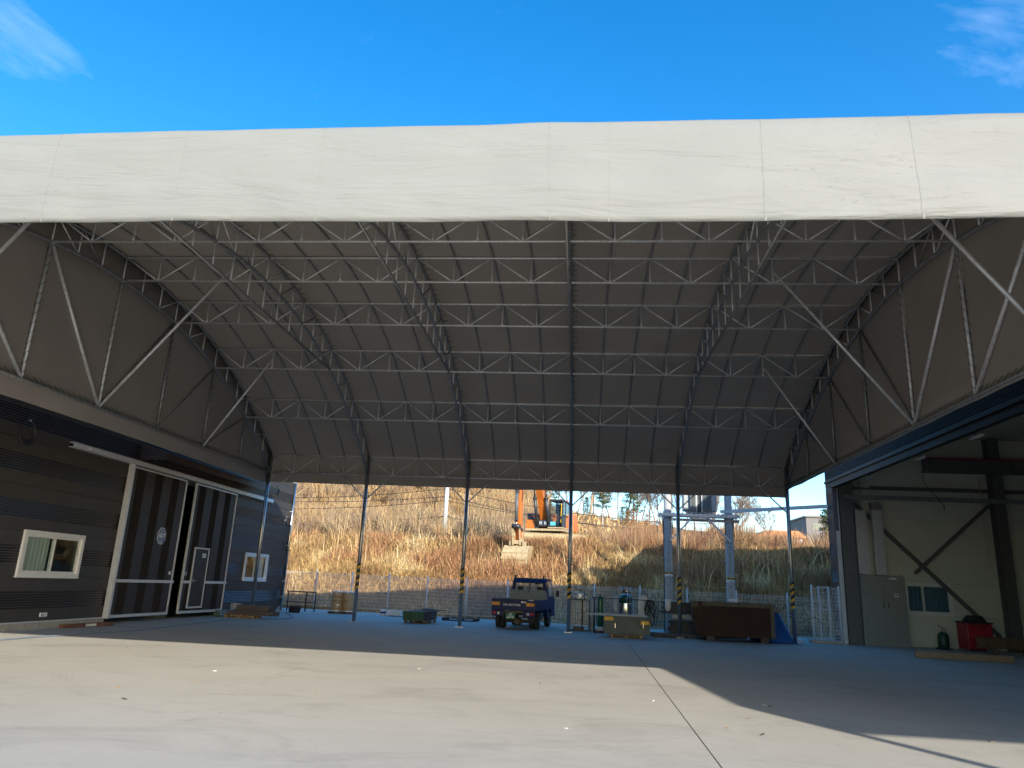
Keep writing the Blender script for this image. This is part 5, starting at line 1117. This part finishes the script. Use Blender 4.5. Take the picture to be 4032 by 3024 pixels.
bottle('gas_bottle', 'grey steel gas bottle between the finned evaporator and the green bottle', .56, 31.0, .004, .115, 1.30, greyc, collar=True)
bottle('gas_bottle', 'tall dark green gas bottle standing in the pipe rack', .86, 30.6, .20, .118, 1.22, greenc)
bottle('gas_bottle', 'pale grey gas bottle left of the stainless tank', 1.50, 31.0, .105, .135, 1.36, greyc, collar=True)
bottle('gas_bottle', 'pale grey gas bottle right of the stainless tank', 2.08, 31.05, .105, .13, 1.22, greyc, collar=True)
o = bottle('cryo_tank', 'stainless steel liquid gas tank with green shoulder and ring guard on top', 1.86, 30.7, .105, .26, 1.42, inox, cat='tank', band=mat('tank green', (.01, .06, .04), .35))
mb = MB()
mb.tube([(.2*math.cos(a_), .2*math.sin(a_), 1.60) for a_ in np.linspace(0, 6.283, 20)], .018, inox, 6, False)
for a_ in (.4, 1.97, 3.54, 5.1): mb.tube([(.2*math.cos(a_), .2*math.sin(a_), 1.36), (.2*math.cos(a_), .2*math.sin(a_), 1.60)], .014, inox, 6)
mb.build('ring_guard', o, world=False); MB().tube([(-.1, -.05, 1.4), (-.1, -.05, 1.52), (.1, -.05, 1.52), (.12, 0, 1.4)], .02, darks, 6).lathe((.05, -.1, 1.5), [(.045, -.015), (.045, .015)], whl, 14, 'Y').box(-.14, -.1, 1.40, -.04, 0, 1.50, darks).build('valve_group', o, world=False)
MB().tube([(.05, -.26, 1.35), (.02, -.30, 1.1), (.10, -.30, .95), (.16, -.29, 1.05), (.12, -.27, 1.3)], .012, galv, 5).build('hose', o, world=False)
def evaporator(label, x, y, z, w, n, h, mt):
    o = thing('evaporator', label, 'evaporator', (x, y, z)); 
    for k in range(n):
        for j in range(2):
            xx = -w/2+w*(k+.5)/n; yy = -.14+.28*j; mb = MB().tube([(xx, yy, .16), (xx, yy, h)], .014, mt, 6); mb.box(xx-w/n*.27, yy-.004, .17, xx+w/n*.27, yy+.004, h-.02, mt).box(xx-.004, yy-.05, .17, xx+.004, yy+.05, h-.02, mt); mb.build('fin_tube', o, world=False)
    MB().tube([(-w/2, -.14, h+.02), (w/2, -.14, h+.02)], .018, mt, 6).tube([(-w/2, .14, .13), (w/2, .14, .13)], .018, mt, 6).build('header_pipe', o, world=False); return o
ev = evaporator('wide finned aluminium evaporator in a dark rusty frame left of the gas bottles', .04, 30.75, .004, .72, 8, 1.16, galvd)
MB().box(-.38, -.24, .0, .40, .24, .05, darks).box(-.38, -.24, .05, -.35, -.21, 1.2, darks).box(.37, -.24, .05, .40, -.21, 1.2, darks).box(.10, -.24, .05, .14, -.21, 1.2, rust).box(-.38, -.24, 1.17, .40, -.2, 1.2, darks).box(-.38, .21, .05, -.35, .24, 1.2, darks).box(.37, .21, .05, .40, .24, 1.2, darks).box(-.25, -.1, .05, .2, .1, .16, darks).build('frame', ev, world=False)
mb = MB().tube([(-.3, 0, 1.2), (-.25, 0, 1.38), (-.1, 0, 1.42), (.1, 0, 1.38), (.28, 0, 1.36)], .025, inox, 8).tube([(-.15, 0, 1.2), (-.15, 0, 1.45)], .02, inox, 6).lathe((-.15, -.06, 1.48), [(.05, -.01), (.05, .01)], galvd, 14, 'Y').tube([(.2, 0, 1.2), (.2, -.02, 1.5)], .014, darks, 6).box(-.05, -.06, 1.25, .08, .06, 1.40, galv).tube([(.1, -.1, 1.2), (.2, -.14, 1.34), (.34, -.14, 1.2)], .014, galv, 5).tube([(-.3, -.1, 1.2), (-.2, -.14, 1.30), (.0, -.14, 1.22)], .014, galv, 5)
mb.build('valve_manifold', ev, world=False)
ev2 = evaporator('narrow finned evaporator right of the stainless tank with a curved pipe on top', 2.48, 30.3, .105, .34, 5, 1.30, alu)
MB().tube([(-.05, 0, 1.3), (-.05, 0, 1.5), (0, 0, 1.58), (.08, 0, 1.55), (.10, 0, 1.4), (.10, 0, 1.3)], .012, galvd, 6).tube([(-.12, 0, 1.42), (.2, 0, 1.42)], .01, galvd, 5).build('top_pipe', ev2, world=False)
ho = thing('hose_bundle', 'tangle of dark hoses hanging at the end of the green rail', 'hoses', (2.8, 29.9, .3)); mb = MB()
for k in range(16):
    a_ = random.uniform(.25, 1.0); x = 2.62+.42*random.random(); pts = [(2.58+.05*random.random(), 29.8, 1.30), (x, 29.85+.1*random.random(), 1.28-.1*random.random()), (x+.06, 29.9, 1.28-a_*.6), (x-.02, 29.9, 1.25-a_), (x-.12, 29.85, 1.2-a_*.5), (2.6, 29.8, 1.3)]; mb.tube(pts, .011, hosem if k % 3 else darks, 5, False)
mb.build('hose', ho)
# board stacks behind the bin
def stack(name, label, cat, x0_, x1_, y0_, y1_, z0_, layers, th, mt, jit=.06, nrow=3, group=None, endm=None, rz=0, gap=.004, pname='board'):
    o = thing(name, label, cat, ((x0_+x1_)/2, (y0_+y1_)/2, z0_), rz, group); w = x1_-x0_; d_ = y1_-y0_
    for l in range(layers):
        for r_ in range(nrow):
            jx = random.uniform(-jit, jit); a_ = -d_/2+d_*r_/nrow; mb = MB().box(-w/2+jx, a_+gap, l*th+gap*.5, w/2+jx, a_+d_/nrow-gap, (l+1)*th-gap*.5, mt)
            if endm: mb.box(-w/2+jx-.004, a_+gap+.002, l*th+gap, -w/2+jx-.0005, a_+d_/nrow-gap-.002, (l+1)*th-gap, endm)
            mb.build(pname, o, world=False)
    return o
stack('board_stack', 'lower stack of dark grey boards left of the rusty bin', 'boards', 3.55, 5.3, 30.3, 31.0, .05, 9, .058, deckg, .07)
stack('board_stack', 'white sheets lying on the lower stack of grey boards', 'sheets', 3.62, 5.2, 30.35, 30.95, .64, 3, .05, foam, .03, 1, pname='sheet')
stack('board_stack', 'upper stack of dark grey boards resting above the white sheets', 'boards', 3.35, 5.4, 30.3, 31.0, .83, 6, .072, deckg, .12)
for k, (x, y, l) in enumerate(((3.0, 29.3, 2.0), (3.25, 29.0, 2.2), (3.4, 29.6, 1.9), (3.1, 29.9, 1.7))):
    o = thing('loose_board', ('frontmost', 'second', 'third', 'rearmost')[(1, 0, 2, 3)[k]]+' loose grey board lying flat between the steel box and the bin', 'board', (x+.4, y, .09+.004*k), R(-3+2*k), 'loose boards on the ground'); MB().box(-l/2, -.07, 0, l/2, .07, .03, deckg).build('board', o, world=False)
p = thing('dark_pallet', 'dark low pallet under the loose grey boards right of the steel box', 'pallet', (3.45, 29.45, 0)); pallet(p, 1.4, 1.1, .088, darks)
ws = thing('white_sack', 'small white sack hung on the left end of the board stack', 'sack', (3.45, 30.25, 1.1)); MB().lathe((0, 0, 0), [(.02, -.2), (.09, -.16), (.12, -.05), (.11, .1), (.13, .26)], white, 10).build('sack', ws, world=False)
# rusty bin
bn = thing('rusty_bin', 'big rust brown steel bin on two feet, widest thing against the fence at right', 'bin', (5.7, 29.2, 0))
y0_, y1b = 28.55, 29.95
MB().add([(4.38, y0_, .17), (7.02, y0_, .17), (6.98, y0_, 1.34), (4.34, y0_, 1.34), (4.42, y1b, .17), (6.98, y1b, .17), (6.94, y1b, 1.34), (4.38, y1b, 1.34), (4.45, y0_+.06, 1.34), (6.9, y0_+.06, 1.34), (6.88, y1b-.06, 1.34), (4.45, y1b-.06, 1.34), (4.45, y0_+.06, .25), (6.9, y0_+.06, .25), (6.88, y1b-.06, .25), (4.45, y1b-.06, .25)],
    [(0, 1, 2, 3), (5, 4, 7, 6), (4, 0, 3, 7), (1, 5, 6, 2), (0, 4, 5, 1), (3, 2, 9, 8), (2, 6, 10, 9), (6, 7, 11, 10), (7, 3, 8, 11), (8, 9, 13, 12), (9, 10, 14, 13), (10, 11, 15, 14), (11, 8, 12, 15), (12, 13, 14, 15)], rust).build('shell', bn)
MB().box(4.30, y0_-.05, 1.20, 7.02, y0_-.002, 1.345, rustl).build('top_rail', bn, bevel=.006); MB().box(4.38, y0_-.04, .165, 7.05, y0_-.002, .25, rust).build('bottom_rail', bn)
for x in (4.33, 6.86): MB().box(x, y0_-.09, .17, x+.14, y0_-.052, 1.35, rustl if x > 5 else rust).build('corner_post', bn)
for x in (5.28, 5.38, 6.08, 6.18): MB().box(x, y0_-.022, .252, x+.03, y0_-.002, 1.198, rust).build('side_rib', bn)
MB().prism([(4.14, .9), (4.30, .2), (4.38, .17), (4.34, 1.345), (4.12, 1.345)], y0_+.0, y0_+.5, rust, 'Y').build('spout', bn); MB().box(4.12, y0_-.02, 1.15, 4.33, y0_-.002, 1.345, rustl).build('spout_rim', bn)
for x in (4.6, 6.5): MB().box(x, y0_-.05, .0, x+.28, y1b, .165, darks).build('foot', bn)
for k, (x, y, l) in enumerate(((5.6, 30.15, 2.6), (5.5, 30.4, 2.7), (5.8, 30.65, 2.4))):  # planks added to cover the bright strip of ground seen under the bin
    o = thing('added_plank', ('nearest', 'middle', 'farthest')[k]+' dark plank added behind the feet of the rusty bin to darken the bright gap', 'plank', (x, y, .005), R(1-k), 'dark planks added behind the bin'); MB().box(-l/2, -.1, 0, l/2, .1, .10+.03*k, deckg).build('plank', o, world=False)
# tarp heap
tp = thing('blue_tarp', 'crumpled blue tarpaulin over a heap at the right end of the rusty bin', 'tarpaulin', (7.3, 29.8, 0)); mb = MB(); nx_, ny_ = 46, 30; vs = []
for j in range(ny_+1):
    for i in range(nx_+1):
        u = i/nx_; v = j/ny_; x = 5.9+2.15*u; y = 28.75+2.0*v
        t = sst((x-6.3)/.8)*sst((8.03-x)/.75)*sst((y-28.95)/.75)*sst((31-y)/.5); h_ = 1.08*t**.8
        h_ += .10*abs(nz2(x*1.3, y, 1.9))*(.3+t)+.06*noise.noise(Vector((x*7, y*2.2, h_)))*(.35+t)+.015; fx_ = .05*noise.noise(Vector((x*3, y*3, 5)))
        vs.append((x+fx_, y+fx_, max(.006, h_)))
mb.add(vs, [(j*(nx_+1)+i, j*(nx_+1)+i+1, (j+1)*(nx_+1)+i+1, (j+1)*(nx_+1)+i) for j in range(ny_) for i in range(nx_)], tarpm, True); mb.build('tarp', tp)
for k in range(3):
    o = thing('tan_slat', ('left', 'middle', 'right')[k]+' tan slat end poking out of the top of the blue tarp', 'slat', (7.15+.08*k, 29.55, 1.05+.03*k), R(-20), 'slats poking from the tarp'); MB().box(-.25, -.04, 0, .25, .04, .025, wood).build('slat', o, world=False)
for q, (x, y) in enumerate(((8.3, 30.4), (8.45, 30.9))):
    o = thing('white_bag', ('crumpled white plastic bag on the ground behind the right striped post', 'second smaller white bag beyond the first, near the gate')[q], 'bag', (x, y, 0)); MB().lathe((0, 0, 0), [(.2, 0), (.22, .05), (.14, .1), (.03, .12)], foam, 9).build('bag', o, world=False)

# deck boards with green ends on a pallet
p = thing('wooden_pallet', 'weathered pallet under the bundle of green ended boards', 'pallet', (-6.38, 31.05, 0), R(-5)); pallet(p, .9, 1.5, .12, woodd)
o = thing('board_bundle', 'neat bundle of brown boards with green painted ends on a pallet', 'boards', (-6.40, 31.1, .122), R(-5))
for l in range(8):
    for r_ in range(5):
        jy = random.uniform(-.03, .03); x = -.42+.168*r_; z = l*.042; MB().box(x+.003, -1.0+jy, z+.002, x+.165, 1.0+jy, z+.040, deck).box(x+.004, -1.004+jy, z+.003, x+.164, -1.0005+jy, z+.039, green).build('board', o, world=False)
for k in range(3):
    q = thing('loose_plank', ('lowest', 'middle', 'topmost')[k]+' brown plank laid askew on the green ended board bundle', 'plank', (-6.1+.1*k, 31.0+.1*k, .462+.0265*k), R(25+8*k), 'planks askew on the bundle'); MB().box(-.08, -.75, 0, .08, .75, .026, deck).build('plank', q, world=False)
# left pile by the post
p = thing('wooden_pallet', 'pale broken pallet under the brown boards beside the left post', 'pallet', (-12.75, 28.6, 0), R(4)); pallet(p, 1.15, .9, .10, wood)
stack('board_pile', 'lower layers of brown boards beside the leftmost post', 'boards', -13.3, -11.45, 28.2, 28.9, .105, 3, .05, deck, .14, 4, endm=green, rz=R(2))
stack('board_pile', 'upper layers of brown boards leaning over the pile beside the leftmost post', 'boards', -12.95, -11.6, 28.25, 28.85, .262, 4, .05, deck, .10, 4, endm=green, rz=R(-3))
q = thing('wire_basket', 'small wire basket standing on the board pile by the leftmost post', 'basket', (-13.0, 28.4, .30)); mb = MB()
for k in range(9): mb.bar((-.16+.04*k, -.1, 0), (-.16+.04*k, -.1, .2), .006, .006, galv).bar((-.16+.04*k, .1, 0), (-.16+.04*k, .1, .2), .006, .006, galv)
for z in (0, .1, .2): mb.bar((-.16, -.1, z), (.16, -.1, z), .006, .006, galv).bar((-.16, .1, z), (.16, .1, z), .006, .006, galv)
mb.build('wires', q, world=False)
for k in range(3):
    q = thing('green_strip', ('lowest', 'middle', 'highest')[k]+' green strip sticking out at the left of the board pile', 'strip', (-13.45, 28.3+.15*k, .02+.09*k), R(3*k), 'green strips at the board pile'); MB().box(-.45, -.04, 0, .45, .04, .03, green).build('strip', q, world=False)
# drums
p = thing('wooden_pallet', 'dark pallet under the two brown fibre drums', 'pallet', (-11.05, 35.5, 0)); pallet(p, 1.15, .8, .10, woodd)
def wraptext(txt, size, r, zc, th0, mt):
    t = text_mb(txt, size, mt, .001, .002); t.v = [((r+.003+w)*math.sin(th0+u/r), -(r+.003+w)*math.cos(th0+u/r), zc+v) for u, v, w in t.v]; return t
for k, (x, l) in enumerate(((-11.32, 'left brown fibre drum with dark lettering, stained at its left side'), (-10.79, 'right brown fibre drum with smaller lettering beside the striped post'))):
    o = thing('fibre_drum', l, 'drum', (x, 35.5, .102)); MB().lathe((0, 0, 0), [(.255, 0), (.262, .01), (.262, .86), (.255, .87)], card, 28).build('body', o, world=False)
    MB().lathe((0, 0, 0), [(.266, 0), (.268, .005), (.268, .035), (.264, .04)], galv, 28).build('base_hoop', o, world=False); MB().lathe((0, 0, .862), [(.264, 0), (.270, .005), (.270, .035), (.25, .045), (.24, .03)], galv, 28).build('lid_ring', o, world=False)
    MB().box(-.03, -.29, .80, .03, -.268, .93, galv).tube([(-.03, -.285, .93), (0, -.285, .96), (.03, -.285, .93)], .008, galv, 5).build('lid_latch', o, world=False)
    if k == 0: wraptext('HYUNDAI', .085, .262, .66, .25, blk).build('lettering', o, world=False)
    wraptext('RING PAC', .075 if k == 0 else .055, .262, .47 if k == 0 else .49, .25 if k == 0 else -.1, blk).build('lettering', o, world=False)
    sw = MB(); pr = [((.262+.004)*math.sin(a_), -(.266)*math.cos(a_), (.40 if k == 0 else .43)+.045*((a_-(.25 if k == 0 else -.1))/.7)**2) for a_ in np.linspace(-.45 if k == 0 else -.6, .95 if k == 0 else .4, 14)]; sw.tube(pr, .007, blk, 4); sw.build('swoosh_mark', o, world=False)
    if k == 0: MB().box(.06, -.268, .24, .16, -.262, .33, white).build('paper_label', o, world=False)
    else: wraptext('■ ■ ■ ■', .03, .262, .12, .0, blk).build('handling_marks', o, world=False)
bk_ = thing('black_tub', 'black plastic tub on the ground by the far corner of the warehouse', 'tub', (-12.95, 34.4, 0)); MB().lathe((0, 0, 0), [(.24, 0), (.28, .24), (.30, .25), (.30, .28), (.27, .28), (.23, .02)], blackm, 20).build('tub', bk_, world=False)
rl = thing('black_barrier', 'black pipe framed mesh barrier in front of the fence beside the warehouse corner', 'barrier', (-13.2, 35.9, 0))
MB().tube([(-14.0, 35.9, .9), (-12.55, 35.9, .9)], .03, darks, 6).tube([(-14.0, 35.9, .42), (-12.55, 35.9, .42)], .02, darks, 6).tube([(-13.0, 35.9, 0), (-13.0, 35.9, .9)], .03, darks, 6).tube([(-12.55, 35.9, 0), (-12.55, 35.9, .9)], .03, darks, 6).tube([(-13.9, 35.9, 0), (-13.9, 35.9, .9)], .03, darks, 6).build('frame', rl)
mb = MB()
for k in range(20): mb.bar((-13.95+.07*k, 35.9, .1), (-13.95+.07*k, 35.9, .88), .006, .006, darks)
mb.build('mesh', rl)
pa = thing('white_pail', 'white plastic pail with blue print beside the foam block at the fence', 'pail', (-9.12, 35.6, 0)); MB().lathe((0, 0, 0), [(.11, 0), (.13, .26), (.135, .28), (.12, .28)], white, 18).build('pail', pa, world=False); MB().lathe((0, 0, 0), [(.121, .1), (.127, .19)], adtb, 18).build('print_band', pa, world=False)
fo = thing('foam_block', 'grey white foam block lying against the fence beside the pail', 'block', (-8.58, 35.6, 0)); MB().box(-.34, -.2, 0, .34, .2, .27, foam).build('block', fo, world=False, bevel=.02)
fb_ = thing('flat_board', 'thin board lying flat in front of the foam block', 'board', (-8.35, 35.2, 0), R(-8)); MB().box(-.4, -.12, .003, .4, .12, .03, deckg).build('board', fb_, world=False)
p = thing('dark_pallet', 'dark pallet lying alone near the fence left of the truck', 'pallet', (-5.2, 34.2, 0), R(-4)); pallet(p, 1.5, 1.0, .13, darks)
tl = thing('rusty_plank', 'short rusty brown plank lying against the warehouse kerb', 'plank', (-13.62, 20.55, 0), R(83)); MB().box(-.95, -.07, .004, .95, .07, .10, mat('rust brown timber', (.14, .06, .035), .9, 0, .5, 3)).build('plank', tl, world=False, bevel=.006); MB().box(-.15, -.073, .02, .25, -.0705, .085, foam).build('pale_patch', tl, world=False)
# hose across the yard
hp = [(-12.9, 10.0), (-12.36, 15.75), (-12.28, 16.95), (-12.05, 18.12), (-11.84, 19.58), (-11.99, 21.89), (-12.30, 25.19), (-12.30, 27.3), (-11.4, 28.0), (-11.2, 29.5), (-12.0, 31.5), (-13.3, 34.0)]
hs_ = MB(); pts = []
for k in range(len(hp)-1):
    p0, p1, p2, p3 = (Vector(hp[max(0, min(len(hp)-1, k+q))]) for q in (-1, 0, 1, 2))
    for t in np.linspace(0, 1, 8)[:-1]:
        pts.append((.5*((2*p1)+(-p0+p2)*t+(2*p0-5*p1+4*p2-p3)*t*t+(-p0+3*p1-3*p2+p3)*t**3)).to_3d()+Vector((0, 0, .018)))
ho2 = tag(hs_.tube(pts, .016, mat('blue grey hose', (.16, .20, .26), .5), 8).build('ground_hose'), 'blue grey hose snaking over the yard along the warehouse', 'hose')
# litter
deb = [(-6.08, 12.81, 1), (-5.78, 11.58, 0), (-6.36, 10.51, 0), (-3.67, 10.97, 0), (-2.99, 14.76, 1), (-.12, 9.51, 1), (3.34, 18.58, 0), (2.85, 12.48, 1), (1.88, 10.22, 0), (1.16, 12.27, 1), (5.08, 10.39, 0)]
for k, (x, y, c) in enumerate(deb):
    o = thing('paper_scrap' if c else 'wood_chip', 'white paper scrap lying on the bare concrete yard' if c else 'tan wood chip lying on the bare concrete yard', 'scrap' if c else 'wood chip', (x, y, .004), random.uniform(-.5, .5), 'white scraps on the concrete' if c else 'wood chips on the concrete')
    w_ = random.uniform(.012, .035); MB().box(-w_, -.012, 0, w_, .015, .008, foam if c else wood).build('scrap' if c else 'chip', o, world=False)
for k, (x, y) in enumerate(((2.31, 11.05), (2.23, 9.88), (2.9, 12.3), (-5.72, 9.65))):
    o = thing('dry_leaf', 'small dark curled leaf lying on the concrete', 'leaf', (x, y, .004), k, 'dry leaves on the concrete'); MB().add([(-.05, 0, .004), (0, -.02, .012), (.06, 0, .02), (0, .025, .008)], [(0, 1, 2, 3)], woodd).build('leaf', o, world=False)
# gravel strip and stones along the fence foot
n = 2200; mb = MB()
for k in range(n):
    x = random.uniform(-14, 10.5); y = fy(x)+random.uniform(-.42, .35); s_ = random.uniform(.015, .05); z = -.0 if y < fy(x)-.45 else -.05
    mb.add([(x+s_*math.cos(a_)*random.uniform(.7, 1.2), y+s_*math.sin(a_), z+.005) for a_ in (0, 2.1, 4.2)]+[(x, y, z+s_*1.1)], [(0, 1, 3), (1, 2, 3), (2, 0, 3)], concm if k % 3 else woodd)
tag(mb.build('gravel'), kind='stuff')
